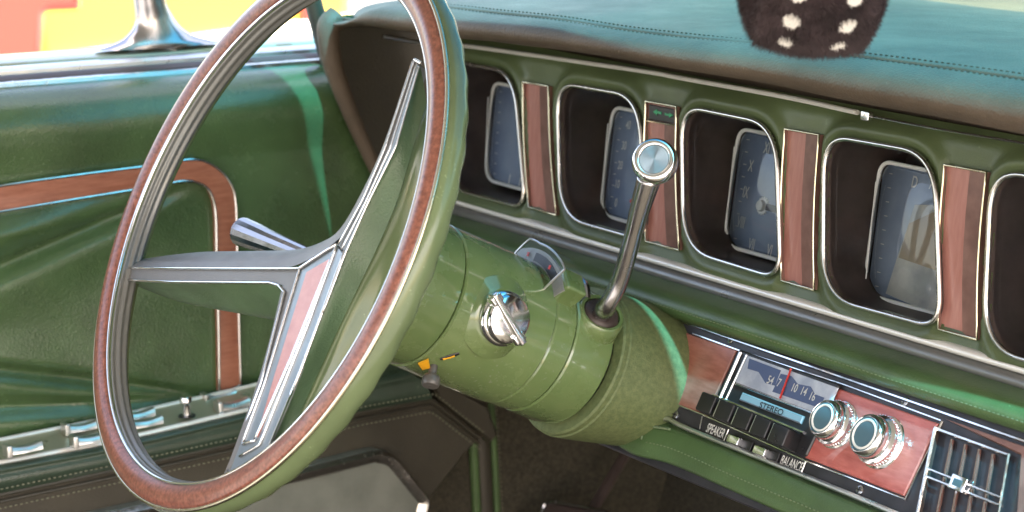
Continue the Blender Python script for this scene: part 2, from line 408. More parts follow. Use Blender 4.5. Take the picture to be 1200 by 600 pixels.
def wsp(i, j, a, b):                                             # windscreen glass, header to cowl
    t = a + (b - a) * i / 10; x = -.40 + 1.52 * j / 16
    return Vector((x, max(.17, .251 - .08 * max(0, min(.1, .1 - x)) - .20 * max(0, -x)) * (1 - t) + .795 * t + .06 * t * math.sin(math.pi * j / 16), .40 - .28 * t))
grid(bm, [[wsp(i, j, .62, 1) for j in range(17)] for i in range(11)]); obj('windscreen', bm, 'tint2', body)
bm = NB(); grid(bm, [[wsp(i, j, 0, .62) for j in range(17)] for i in range(11)]); obj('tinted_shade_band', bm, 'tint', body)  # tint and width set to turn the sun patches teal
bm = NB()                                                        # floor and toe board carpet
prof = [(-1.3, -.62), (.3, -.62), (.52, -.60), (.66, -.46), (.74, -.2), (.75, .05)]
grid(bm, [[Vector((-.46, y, z)), Vector((.35, y, z)), Vector((1.15, y, z))] for y, z in prof]); obj('floor_carpet', bm, 'carpet', body)
bm = NB()                                                        # kick panel in front of the door
KP = Fr((-.445, 0, 0), (0, 1, 0), (1, 0, 0))
plate(bm, KP, [(.29, -.62), (.75, -.62), (.75, .0), (.29, .0)], -.02, 0, .002); obj('kick_panel', bm, 'carpet', body)
bm = NB()
for u0, r in ((553, .0045), (577, .0035)):
    tube(bm, line(KP, [(u0 - 4, 440), (u0, 500), (u0 + 4, 570), (u0 + 7, 640)], .003), r, 10)
obj('welt_cord', bm, 'vinyl', body)
bm = NB(); tube(bm, line(KP, [(560, 440), (565, 500), (569, 570), (572, 640)], .004), .008, 10, flat=.5); obj('door_seal', bm, 'dark_vinyl', body)
bm = NB(); stitches(bm, line(KP, [(579, 440), (583, 500), (587, 570), (590, 640)], .005)); obj('stitching', bm, 'stitch_l', body)
bm = NB()
box(bm, (-.47, -.2, -.66), .03, 1.2, .05, bev=.008); obj('door_sill', bm, 'dark_vinyl', body)

ped = thing('brake_pedal', 'dark rubber brake pedal in the shadowed footwell below the column', 'pedal', (-.1, .5, -.45))
PF = Fr((0, .50, -.40), (1, 0, 0), (0, -.85, .5))
bm = NB(); pq = rpoly([Vector(PF.px(*p)) for p in [(638, 586), (716, 600), (706, 650), (628, 634)]], .012, 5); plate(bm, PF, pq, -.012, 0, .003); pp = obj('pedal_pad', bm, 'rubber', ped)
bm = NB(); tube(bm, [PF.w(p.x, p.y, 0) for p in pq], .0018, 8, closed=True); obj('metal_edge', bm, 'dark_chrome', pp)
bm = NB(); c_p = sum((PF.w(p.x, p.y, -.01) for p in pq), Vector()) / len(pq); tube(bm, [c_p, c_p + Vector((-.05, .08, .04)), c_p + Vector((-.09, .20, .14))], .006, 10, flat=.6); obj('pedal_arm', bm, 'recess', ped)

# =================================================================== DRIVER DOOR
door = thing('driver_door', 'green vinyl car door behind the steering wheel with curved wood trim, pleats and armrest', 'car door', (-.45, 0, -.5))
def door_h(y, z):
    """how far the padded panel stands off X=-.44"""
    top = .039
    if z > -.01:
        t = min(1, (z + .01) / (top + .012)); h = .010 + .003 * math.sin(t * math.pi) - .042 * (1 - math.sqrt(max(0, 1 - t ** 2.6)))
    else: h = .010 - .004 * min((-.01 - z) / .02, 1)
    return h
AP = Vector(DOOR.px(232, 212)); F1 = (Vector(DOOR.px(0, 314)) - AP)
AP2 = Vector(DOOR.px(256, 462)); F2 = (Vector(DOOR.px(0, 432)) - AP2); F3 = (Vector(DOOR.px(0, 478)) - AP2)
def crease(p, ap, d, w_, dep, sg=1):
    q = p - ap; L = d.length; d = d.normalized(); al = q.dot(d); pe = (q.x * d.y - q.y * d.x)
    if al <= 0: return 0
    k = min(al / (L * .5), 1); e = math.exp(-(pe / (w_ * (.25 + .75 * k))) ** 2)
    step = math.tanh(pe / (w_ * 1.3 * (.25 + .75 * k)))
    return -dep * k * e + sg * dep * .55 * k * step * math.exp(-(pe / (w_ * 5)) ** 2)
WA, WB = DOOR.px(-160, 276), DOOR.px(221, 212); YR = DOOR.px(251, 300)[0]
def wmask(y, z):
    zl = WA[1] + (WB[1] - WA[1]) * (y - WA[0]) / (WB[0] - WA[0])
    return max(0, min(1, (zl - z) / .016)) * max(0, min(1, (YR - y) / .012))
def bulge(p, ap, d, off, amp):
    q = p - ap; L = d.length; d = d.normalized(); al = q.dot(d)
    if al <= 0: return 0
    k = min(al / (L * .6), 1); pe = (q.x * d.y - q.y * d.x)
    return amp * k * math.exp(-((pe - off * (.25 + .75 * k)) / (abs(off) * .75 * (.25 + .75 * k))) ** 2)
bm = NB(); rows = []
NYd, NZd = 270, 120
for j in range(NZd + 1):
    z = -.272 + (.041 + .272) * j / NZd; r = []
    for i in range(NYd + 1):
        y = -.62 + 1.06 * i / NYd; h = door_h(y, z)
        p = Vector((y, z)); inside = y < .165 and z < -.025 - 0.0 * y
        if inside:
            h += crease(p, AP, F1, .007, .010, -1) * wmask(y, z) + bulge(p, AP, F1, .030, .012) * wmask(y, z) + crease(p, AP2, F2, .005, .007, 1) + bulge(p, AP2, F2, -.014, .007) + crease(p, AP2, F3, .007, .007, -1)
        h += .0012 * noise.noise(Vector((y * 14, z * 20, 3)))
        r.append(DOOR.w(y, z, h))
    rows.append(r)
tp = rows[-1]
rows.append([p + Vector((-.004, 0, .0008)) for p in tp]); rows.append([p + Vector((-.009, 0, -.001)) for p in tp]); rows.append([p + Vector((-.012, 0, -.02)) for p in tp])
grid(bm, rows); dp = obj('door_panel', bm, 'door_vinyl', door, 180)
# wood trim band: outer and inner outline traced on the door
WO = [(-900, 375), (-500, 305), (-160, 246), (0, 218), (90, 205), (176, 194), (205, 189), (232, 187), (253, 196), (268, 212), (276, 236), (278, 300), (280, 380), (282, 452)]
WI = [(-900, 405), (-500, 335), (-160, 276), (0, 248), (90, 233), (158, 222), (195, 215), (221, 212), (240, 218), (249, 232), (253, 255), (254, 310), (256, 380), (257, 458)]
cW = .012
wo = line(DOOR, WO, cW, 6); wi = line(DOOR, WI, cW, 6)
bm = NB(); n = 220; A, B = resample(wo, n), resample(wi, n); nx = Vector((1, 0, 0))
grid(bm, [[p - nx * .006 for p in A], A, [a.lerp(b, .5) + nx * .0008 for a, b in zip(A, B)], B, [p - nx * .006 for p in B]])
wt = obj('wood_trim', bm, 'wood_door', door, 50)
bm = NB(); tube(bm, A, .0013, 8); tube(bm, B, .0013, 8); tube(bm, [A[-1], A[-1].lerp(B[-1], .5) + Vector((0, 0, -.003)), B[-1]], .0017, 8)
obj('chrome_edging', bm, 'bezel', wt)
# sill trims along the window
def zrow(x, z): return lambda y: Vector((x, y, z))
def strip(name, prof, mat, parent, y0=-.35, y1=.36, bow=0):
    b = NB(); ys = [y0 + (y1 - y0) * i / 24 for i in range(25)]
    grid(b, [[Vector((x, y, z)) for y in ys] for x, z in prof]); return obj(name, b, mat, parent, 40)
ys0 = -.64
strip('window_ledge', [(-.470, .0405), (-.471, .0440), (-.476, .0450), (-.480, .0435)], 'bezel', door, ys0)
strip('window_seal', [(-.480, .040), (-.481, .0450), (-.486, .0478), (-.492, .0480), (-.497, .046)], 'rubber', door, ys0)
strip('window_channel', [(-.497, .042), (-.498, .0505), (-.503, .0525), (-.512, .0530), (-.516, .050)], 'satin', door, ys0)
strip('outer_sill', [(-.515, .048), (-.519, .0545), (-.529, .0570), (-.560, .0575), (-.600, .050), (-.640, .030), (-.665, -.02), (-.68, -.3), (-.66, -.55)], 'outer_paint', door, -.8, .75)
# armrest: rounded ledge lofted between traced lines
def dl(pts, X): 
    f = Fr((X, 0, 0), (0, 1, 0), (1, 0, 0)); return [f.P(u, v) for u, v in pts]
def ext(l): return [l[0] * 2 - l[1]] + l
arm_front = [(-900, 716), (-400, 621), (0, 545), (126, 521), (294, 482), (420, 449), (478, 434)]
a0 = dl([(-900, 681), (-400, 586), (0, 510), (120, 487), (255, 458), (330, 438), (470, 405)], -.437)
a1 = dl(arm_front, -.372)
a2 = dl([(-900, 729), (-400, 633), (0, 556), (130, 531), (290, 494), (420, 462), (495, 446)], -.366)
a3 = dl([(-900, 742), (-400, 645), (0, 568), (135, 542), (270, 513), (420, 477), (505, 462)], -.364)
a4 = dl([(-900, 768), (-400, 664), (0, 582), (135, 553), (270, 523), (420, 486), (506, 471)], -.370)
bm = NB(); loft(bm, [a0, a1, a2, a3, a4], 130, 5); arm = obj('armrest', bm, 'arm_vinyl', door, 180)
# dark lower face below the seam, with angled front end
lf = Fr((-.372, 0, 0), (0, 1, 0), (1, 0, 0))
bm = NB(); pl = [lf.px(*p) for p in [(-900, 764), (0, 578), (135, 549), (270, 519), (420, 482), (503, 467), (520, 474), (563, 514), (545, 533), (508, 580), (440, 700), (-900, 1000)]]
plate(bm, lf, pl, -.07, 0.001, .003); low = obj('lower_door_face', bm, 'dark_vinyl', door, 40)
bm = NB(); plate(bm, Fr((-.395, 0, 0), (0, 1, 0), (1, 0, 0)), [Fr((-.395, 0, 0), (0, 1, 0), (1, 0, 0)).px(*p) for p in [(495, 446), (506, 440), (560, 470), (572, 505), (563, 514), (503, 467)]], -.04, .02, .003)
obj('armrest_end', bm, 'dark_vinyl', door)
bm = NB()
s1 = line(lf, [(-900, 766), (0, 580), (135, 551), (270, 521), (420, 484), (505, 468), (562, 513)], .003, 8, smooth=False)
s1 = resample(s1, 240); tube(bm, s1, .0022, 8); tube(bm, [p + Vector((0, 0, -.006)) for p in s1], .0018, 8)
obj('welt_seam', bm, 'dark_vinyl', arm)
bm = NB()
stitches(bm, [p + Vector((.0068, 0, .0070)) for p in s1], .0046, .0007); stitches(bm, [p + Vector((.0005, 0, -.0115)) for p in s1], .0046, .0007); obj('stitching', bm, 'stitch_l', arm)
# switch plate with raised chrome rails
SWB = [(-900, 686), (-500, 611), (-160, 547), (0, 517), (120, 493), (255, 463), (330, 445)]
SWF = [(-900, 706), (-500, 634), (-160, 572), (0, 543), (126, 519), (294, 480), (370, 462)]
fb = Fr((-.418, 0, 0), (0, 1, 0), (1, 0, 0)); ff = Fr((-.376, 0, 0), (0, 1, 0), (1, 0, 0))
sb = resample([fb.P(*p) for p in SWB], 60); sf = resample([ff.P(*p) for p in SWF], 60)
nrm = (sf[-1] - sf[0]).cross(sb[0] - sf[0]).normalized(); nrm = nrm if nrm.z > 0 else -nrm
bm = NB(); grid(bm, [[p - nrm * .004 for p in sb], [p + nrm * .001 for p in sb], [p + nrm * .001 for p in sf], [p - nrm * .004 for p in sf]])
sw = obj('switch_plate', bm, 'cream_metal', door, 30)
bm = NB(); tube(bm, [p + nrm * .001 for p in sb], .0026, 8, up=nrm, flat=.8); tube(bm, [p + nrm * .0005 for p in sf], .0030, 8, up=nrm, flat=.8)
obj('chrome_edging', bm, 'strip_metal', sw)
SWF_ = Fr(sf[0], sf[-1] - sf[0], nrm)
def switch(u, v, L=.028, W=.0105):
    a, b = SWF_.px(u, v, .004); bm = NB()
    rows = []
    for i in range(13):
        t = -1 + i / 6; h = .0045 + .0022 * t * t; hw = W / 2 * (1 - .15 * abs(t))
        rows.append([SWF_.w(a + t * L / 2, b + s * hw, hh) for s, hh in ((-1.15, 0), (-1, h - .001), (-.7, h), (.7, h), (1, h - .001), (1.15, 0))])
    V = grid(bm, rows); bm.faces.new(V[0]); bm.faces.new(V[-1])
    for s in (-1,): box(bm, SWF_.w(a + s * L / 2 - .001, b, .003), .0022, W / 2 + .001, .005, (SWF_.ex, SWF_.ey, SWF_.n), bev=.0008)
    obj('window_switch', bm, 'satin', sw, 50)
for u, v in ((29, 523), (96, 498), (106, 512), (162, 484), (171, 493), (258, 463), (274, 472), (345, 446)): switch(u, v)
bm = NB(); kb = SWF_.w(*SWF_.px(219, 488, .001), .001)
lathe(bm, kb, nrm, [(0, .0075), (.0012, .0075), (.0013, .0045)], 24, 1, caps=False)
lathe(bm, kb, nrm, [(0, .0038), (.009, .0034), (.012, .0042), (.013, .0052), (.0165, .0054), (.0178, .0046), (.0176, .002)], 24)
obj('lock_knob', bm, ['chrome', 'black'], sw)
# chrome framed pocket at the bottom of the door
bm = NB(); pk = Fr((-.36, 0, 0), (0, 1, 0), (1, 0, 0))
po = rpoly([pk.px(*p) for p in [(100, 605), (250, 572), (380, 541), (440, 526), (460, 531), (502, 583), (488, 640), (60, 720)]], [.002, .0, .0, .004, .008, .006, .01, .01], 5)
plate(bm, pk, po, -.02, .004, .004); pin = [Vector(p) for p in po]; pi2 = inset(pin, .012)
pocket = obj('map_pocket', bm, 'grey_panel', door, 40)
bm = NB(); V = grid(bm, [[pk.w(p.x, p.y, .002) for p in pin], [pk.w(p.x, p.y, .008) for p in inset(pin, .003)], [pk.w(p.x, p.y, .007) for p in inset(pin, .008)], [pk.w(p.x, p.y, .0035) for p in pi2]], closed=True)
obj('chrome_frame', bm, 'bezel', pocket, 50)

# =================================================================== SIDE MIRROR
mir = thing('side_mirror', 'chrome door mirror on a flared stem outside the window', 'mirror', (-.53, .06, .07))
mf = Fr((-.530, 0, 0), (0, 1, 0), (1, 0, 0))
bm = NB(); rows = []
for v, ul, ur, dx in ((54, 112, 262, .013), (50, 128, 246, .013), (45, 142, 230, .012), (39, 150, 219, .011), (30, 157, 209, .010), (18, 159, 201, .009), (6, 158, 195, .009), (-6, 156, 193, .009), (-16, 152, 196, .010)):
    a, b = mf.px((ul + ur) / 2, v); hw = abs(mf.px(ur, v)[0] - mf.px(ul, v)[0]) / 2
    rows.append([mf.w(a + hw * math.cos(t), b, dx * math.sin(t)) for t in [2 * math.pi * k / 24 for k in range(24)]])
cols = [cr([r[j] for r in rows], 4) for j in range(24)]
grid(bm, [[c[i] for c in cols] for i in range(len(cols[0]))], closed=True); obj('mirror_stem', bm, 'dark_chrome', mir, 180)
bm = NB(); hc = Vector(mf.P(172, -62))
rows = []
for i in range(15):
    t = -1 + 2 * i / 14; rr = math.sqrt(max(1 - abs(t) ** 3.2, 0)); 
    rows.append([hc + Vector((.05 * math.cos(a) * rr * (1 if math.cos(a) < 0 else .6), .030 * t - 0.0, .040 * math.sin(a) * rr)) + Vector((0, 0, 0)) for a in [2 * math.pi * k / 28 for k in range(28)]])
grid(bm, rows, closed=True); obj('mirror_housing', bm, 'chrome', mir, 180)

# =================================================================== DASHBOARD
dash = thing('dashboard', 'green padded dashboard with five deep gauge pods, wood inserts, radio and air vent', 'dashboard', (.3, .45, -.2))
X0, X1 = -.435, 1.12
# ---- upper pad: one padded skin, round left end
def padrow(prof, xs): return [[Vector((x, y, z)) for x in xs] for y, z in prof]
SEAM = []
def seam_y(x):
    T_ = [(-.42, .285), (-.2, .300), (0, .314), (.236, .329), (.383, .340), (1.2, .352)]
    for (a, ya), (b, yb) in zip(T_, T_[1:]):
        if x <= b: return ya + (yb - ya) * (x - a) / (b - a)
    return .352
for u, v in ((460, 5), (517, 8), (583, 15), (650, 22), (750, 37), (1000, 65), (1200, 92)):
    q = Vector((0, .3, 0))
    for _ in range(6): q = Fr((0, seam_y(q.x), 0), (1, 0, 0), (0, -1, 0)).P(u, v)
    SEAM.append(q)
SEAM = [Vector((-.416, .285, .089)), Vector((-.37, .2885, .0900))] + [p for p in SEAM if p.x > -.345] + [Vector((.62, .352, .1185)), Vector((1.12, .352, .1185))]
SEAMC = resample(cr(SEAM, 10), 161)
# front profile as offsets from the seam (dy, dz), then the top running to the windscreen
fprof = [(.000, -.0250), (-.016, -.0262), (-.0262, -.0205), (-.0285, -.0135), (-.0245, -.0065), (-.0145, -.0020), (-.002, .0000), (.002, -.0012), (.006, .0010)]
bm = NB(); rows = []
LIPZ = []
for u, v in ((430, 31), (517, 43), (577, 48), (665, 60), (750, 73), (917, 102), (1005, 119), (1200, 157)):
    q = Vector((0, .285, 0))
    for _ in range(5):
        sy_ = min(SEAMC, key=lambda p: abs(p.x - q.x)).y; q = Fr((0, sy_ - .012, 0), (1, 0, 0), (0, -1, 0)).P(u, v)
    LIPZ.append((q.x, q.z))
def lipz(x):
    if x <= LIPZ[0][0]: return LIPZ[0][1]
    for (a, za_), (b, zb_) in zip(LIPZ, LIPZ[1:]):
        if x <= b: return za_ + (zb_ - za_) * (x - a) / (b - a)
    return LIPZ[-1][1]
def padk(x): return max(.2, (min(SEAMC, key=lambda p: abs(p.x - x)).z - lipz(x)) / .0268)
back = [[(.410, .0550), (.398, .0775)], [(.10, .0020), (.25, .0015), (.42, -.006), (.60, -.02)]]
rowsP = []
for m_ in range(2): rowsP.append([Vector((p.x, back[0][m_][0], back[0][m_][1] - .004 * (1 - padk(p.x)))) for p in SEAMC])
for dy, dz in fprof:
    r = []
    for p in SEAMC:
        k = padk(p.x); e = max(0, 1 - (p.x + .408) / .03); q = p + Vector((0, dy * (.6 + .4 * k) , dz * k))
        q += Vector((0, .016 * e ** 2.2 * (1 if dy < -.01 else .4), -.004 * e ** 2)); r.append(q)
    rowsP.append(r)
for dy, dz in [(.04, .002)] + back[1]: rowsP.append([Vector((p.x - (.02 * (1 - padk(p.x))) , p.y + dy, p.z + dz + (.1185 - p.z) * min(1, dy / .3))) for p in SEAMC])
cols = [cr([r[j] for r in rowsP], 4) for j in range(len(SEAMC))]
rows = [[c[i] + Vector((0, 1, 1)) * .0010 * noise.noise(Vector((c[i].x * 9, c[i].y * 14, c[i].z * 14))) for c in cols] for i in range(len(cols[0]))]
rows = [[r[0] + Vector((-.006, .02, -.03)), r[0] + Vector((-.0055, .006, -.010)), r[0] + Vector((-.0035, .001, -.003))] + r for r in rows]
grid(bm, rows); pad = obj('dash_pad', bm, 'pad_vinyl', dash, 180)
bm = NB(); s = [p + Vector((0, -.004, -.0000)) for p in resample(SEAMC, 260)]; s2 = [p + Vector((0, .009, .0014)) for p in resample(SEAMC, 260)]
stitches(bm, s, .005, .0006); stitches(bm, s2, .005, .0006); obj('stitching', bm, 'pad_thread', pad)
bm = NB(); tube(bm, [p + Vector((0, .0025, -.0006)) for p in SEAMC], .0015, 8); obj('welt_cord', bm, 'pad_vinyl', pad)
# left cheek: the pad turning down beside the recessed dark panel
CK = Fr((-.415, 0, 0), (0, 1, 0), (1, 0, 0))
ck = line(CK, [(396, 20), (386, 30), (385, 46), (390, 75), (400, 104), (417, 146), (440, 196), (466, 250)], 0, 6)
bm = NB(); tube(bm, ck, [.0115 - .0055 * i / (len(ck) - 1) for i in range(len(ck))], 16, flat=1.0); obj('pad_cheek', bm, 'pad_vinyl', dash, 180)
bm = NB(); rows = []                                             # cheek's side skin going forward
for p in ck: rows.append([p + Vector((-.008, .0, 0)), p + Vector((-.012, .03, 0)), p + Vector((-.014, .08, -.005)), p + Vector((-.014, .2, -.01)), p + Vector((-.014, .4, -.03))])
grid(bm, rows); obj('dash_end_panel', bm, 'vinyl', dash, 180)
bm = NB(); rows = []                                             # dark inner wall between cheek and fascia
for p in ck: rows.append([p + Vector((.006, .004, 0)), p + Vector((.004, .03, 0)), p + Vector((.006, .06, 0)), Vector((-.402, .395, p.z)), Vector((-.385, .402, p.z))])
grid(bm, rows); obj('recessed_panel', bm, 'dark_vinyl', dash, 180)
# ---- chrome strip under the pad, with its clip
st = [(535, 53), (577, 58), (750, 83), (800, 92), (917, 113), (1005, 132)]
bm = NB(); tube(bm, line(DASH, st, .007, 6), .0023, 8, flat=.8); sp = obj('chrome_strip', bm, 'strip_metal', dash)
bm = NB(); tube(bm, [Fr((-.404, 0, 0), (0, 1, 0), (1, 0, 0)).P(*p) for p in ((450, 43), (470, 46), (486, 49), (520, 51))], .0016, 8); obj('chrome_strip', bm, 'satin', dash)
bm = NB(); tube(bm, line(DASH, [(1025, 137), (1103, 152), (1200, 168), (1290, 186)], .003, 5), .0009, 6); obj('thin_chrome_strip', bm, 'dark_chrome', dash)
bm = NB(); box(bm, DASH.P(1016, 136, .007), .0042, .0025, .003, (DASH.ex, DASH.n, DASH.ey), bev=.0008); obj('strip_clip', bm, 'chrome', dash)

# ---- pod outlines
PODS = [[(524, 69), (605, 83), (619, 247), (526, 222)],
        [(654, 95), (752, 112), (760, 285), (658, 256)],
        [(800, 122), (913, 145), (918, 330), (802, 294)],
        [(967, 156), (1099, 179), (1106, 388), (965, 350)],
        [(1163, 197), (1318, 222), (1322, 452), (1153, 412)]]
podp = []
for q in PODS: podp.append(rpoly([Vector(DASH.px(*p, .004)) for p in q], [.030, .034, .024, .038], 10))
podp.append([p + Vector((.158, 0)) for p in podp[-1]])
INS = [[(613, 96), (643, 101), (652, 252), (620, 243)], [(757, 118.5), (793, 125), (796, 293), (757, 283)],
       [(920, 151), (960, 158), (954, 340), (916, 329)], [(1107, 193), (1156, 202), (1145, 398), (1100, 386)]]
insp = [[Vector(DASH.px(*p, .004)) for p in q] for q in INS]
def sdist(p, poly):
    """signed distance to polygon, negative inside"""
    d = 1e9; ins = False; N = len(poly); j = N - 1
    for i in range(N):
        a, b = poly[j], poly[i]; e = b - a; q = p - a; L = e.length_squared
        t = max(0, min(1, q.dot(e) / L)) if L > 1e-12 else 0; d = min(d, (q - e * t).length)
        if (a.y > p.y) != (b.y > p.y) and p.x < (b.x - a.x) * (p.y - a.y) / (b.y - a.y) + a.x: ins = not ins
        j = i
    return -d if ins else d
bm = NB(); XN, ZN = 480, 56; za, zb = -.0735, .072; xa, xb = -.405, .82; V = {}
boxes = [(min(p.x for p in q) - .03, max(p.x for p in q) + .03) for q in podp]; ib = [(min(p.x for p in q) - .02, max(p.x for p in q) + .02) for q in insp]
dd = {}
for j in range(ZN + 1):
    for i in range(XN + 1):
        x = xa + (xb - xa) * i / XN; z = za + (zb - za) * j / ZN; p = Vector((x, z)); d = .05
        for (l, r_), q in zip(boxes, podp):
            if l < x < r_: d = min(d, sdist(p, q))
        di = .05
        for (l, r_), q in zip(ib, insp):
            if l < x < r_: di = min(di, sdist(p, q))
        c = .0055 * math.exp(-((d - .006) / .0065) ** 2) if d > 0 else .0055 * math.exp(-.85)
        c *= min(1, max(0, (di) / .004)) if di < .004 else 1
        t = (z - za) / (zb - za)
        c += -.008 * max(0, (t - .90) / .1) ** 2 + .004 * max(0, (.10 - t) / .1)
        dd[i, j] = (d, di); V[i, j] = bm.verts.new(DASH.w(x, z, c + .0003 * noise.noise(Vector((x * 40, z * 40, 1)))))
for j in range(ZN):
    for i in range(XN):
        q = [(i, j), (i + 1, j), (i + 1, j + 1), (i, j + 1)]
        if all(dd[k][0] > -.0035 for k in q) and all(dd[k][1] > -.003 for k in q): bm.faces.new([V[k] for k in q])
for v in [v for v in bm.verts if not v.link_faces]: bm.verts.remove(v)
fas = obj('instrument_fascia', bm, 'fascia', dash, 180)

# ---- gauges: recess (the part) > bezel, dial, markings, pane
DG = [None] * 6
DIALS = [[(583, 100), (574, 211)], [(724, 127), (709, 252)], [(872, 152), (854, 288)], [(1038, 190), (1018, 345)], [(1245, 240), (1225, 400)]]
lab = ['gauge pod nearest the driver, mostly unlit dial', 'gauge with vertical column of numerals behind the shift knob', 'clock with Roman numerals', 'gauge with D and A letters and painted white triangular reflection', 'gauge pod cut off by the right edge']
for gi in range(5):
    q = podp[gi]; bm = NB()
    rows = [[DASH.w(p.x, p.y, .004) for p in inset(q, .002)], [DASH.w(p.x, p.y, -.02) for p in inset(q, .0020)], [DASH.w(p.x, p.y, -.070) for p in inset(q, .0020)]]
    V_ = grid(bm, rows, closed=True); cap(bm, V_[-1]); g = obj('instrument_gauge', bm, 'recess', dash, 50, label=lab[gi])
    bm = NB(); path = [DASH.w(p.x, p.y, .0058) for p in inset(q, .0012)]
    tube(bm, path, .0020, 8, closed=True, up=DASH.n, flat=.9); obj('chrome_bezel', bm, 'bezel', g, 180)
    bm = NB(); qq = inset(q, .0035); V_ = [bm.verts.new(DASH.w(p.x, p.y, .0005)) for p in qq]; cap(bm, V_); obj('glass_pane', bm, 'glass', g)
    # dial plate leaning back inside the recess
    (u0, v0), (u1, v1) = DIALS[gi]
    tl = DASH.P(u0, v0, -.047); bl = DASH.P(u1, v1, -.036); W_ = max(p.x for p in q) - min(p.x for p in q)
    up_ = (tl - bl); H_ = up_.length; exx = Vector((1, 0, 0)); nn = exx.cross(up_).normalized()
    if nn.y > 0: nn = -nn
    f = Fr(bl, exx, nn); sh = (up_.normalized()).dot(f.ex); DG[gi] = (f, H_, W_)
    wd = W_ * .86
    poly = rpoly([Vector((0, 0)), Vector((wd, 0)), Vector((wd, H_)), Vector((up_.dot(f.ex), H_))], [.017, .012, .01, .012], 8)
    bm = NB(); plate(bm, f, poly, -.012, .004, .003, 0); dial = obj('gauge_dial', bm, 'dial', g, 30)
    bm = NB(); tube(bm, [f.w(p.x, p.y, .005) for p in poly], .0016, 8, closed=True); tube(bm, [f.w(up_.dot(f.ex) * k / 8 + .0065, H_ * (.12 + .09 * k), .0115) for k in range(9)], .0005, 6); obj('dial_frame', bm, 'lens_edge', dial)  # second, thinner tube models a highlight line inside the lens
    bm = NB(); rows = []; N_ = 12
    for i in range(N_ + 1):
        t = i / N_; z_ = .006 + .010 * (1 - abs(2 * t - 1) ** 2.6); x_ = wd * t + (1 - 0) * 0; rows.append([f.w(x_ + up_.dot(f.ex) * q2_, H_ * (.03 + .94 * q2_), z_ - .004 * abs(2 * q2_ - 1) ** 4) for q2_ in [k / 8 for k in range(9)]])
    grid(bm, rows); obj('dial_lens', bm, 'lens_glass', dial, 180)
    bm = NB()
    for k in range(9):                                             # minute scale along the left edge
        a_, b_ = wd * .10 + up_.dot(f.ex) * (k / 8) * .9, H_ * (.08 + .105 * k); box(bm, f.w(a_, b_, .0043), .0016, .0003, .0002, (f.ex, f.ey, f.n))
    obj('scale_marks', bm, 'white', dial)
    bm = NB(); C_ = .0045
    def T(s, u, v, size, rot=0, sx=1, mi=0): a, b = f.px(u, v, C_); text(bm, s, f, a, b, size, C_, rot, mi, sx)
    if gi == 0:
        for u, v in ((597, 211), (609, 215)): T('I', u, v, .013)
        nm = 'dial_numeral'; ms = ['white']
    elif gi == 1:
        for s, u, v in (('40', 736.5, 147), ('30', 731.5, 171), ('20', 727, 194), ('10', 723.5, 216), ('0', 722, 238)): T(s, u, v, .0100, .1, .7)
        tube(bm, [f.w(*f.px(739, 236, .005), .005), f.w(*f.px(765, 222, .006), .006)], [.0013, .0005], 6, mi=1)
        nm = 'dial_numeral'; ms = ['white', 'red']
    elif gi == 2:
        for s, u, v, k in (('XI', 899, 174, .6), ('X', 880, 195, .6), ('IX', 874, 226, .6), ('VIII', 868.5, 261, .55), ('VII', 881, 287, .55), ('VI', 902, 294, .6)): T(s, u, v, .0125, 0, k)
        nm = 'dial_numeral'; ms = ['white']
    elif gi == 3:
        T('D', 1072, 214, .012, 0, .7); T('A', 1093, 216, .012, 0, .7)
        nm = 'dial_numeral'; ms = ['white']
    else:
        T('0', 1262, 300, .013); nm = 'dial_numeral'; ms = ['white']
    obj(nm, bm, ms, dial)
    if gi == 2:
        bm = NB(); ce = f.w(*f.px(892, 241, .006), .004)
        lathe(bm, ce, f.n, [(0, .0062), (.001, .0062), (.0012, .0045), (.004, .0040), (.0045, .003), (.0045, 0)], 24, caps=False)
        for k in range(16):
            a = 2 * math.pi * k / 16; box(bm, ce + (f.ex * math.cos(a) + f.ey * math.sin(a)) * .0062, .0011, .0005, .0006, (f.ex * math.cos(a) + f.ey * math.sin(a), -f.ex * math.sin(a) + f.ey * math.cos(a), f.n))
        obj('setting_knob', bm, 'white', dial)
        bm = NB(); c2 = ce + f.n * .002; box(bm, c2 + f.ex * .018, .012, .0026, .0004, (f.ex, f.ey, f.n)); obj('clock_hand', bm, 'black', dial)
    if gi == 3:
        bm = NB(); plate(bm, f, [f.px(*p, .0045) for p in [(1072, 240), (1100, 240), (1100, 366), (1070, 358), (1038, 344), (1052, 300)]], .004, .0048, .0002); obj('painted_reflection', bm, 'pale', dial)  # pale plate drawn in place of a reflection on the gauge
        bm = NB(); plate(bm, f, [f.px(*p, .0045) for p in [(1066, 262), (1100, 246), (1100, 318), (1054, 302)]], .0045, .0054, .0002); obj('dial_tan_patch', bm, 'tan', dial)  # tan patch lying on the pale plate

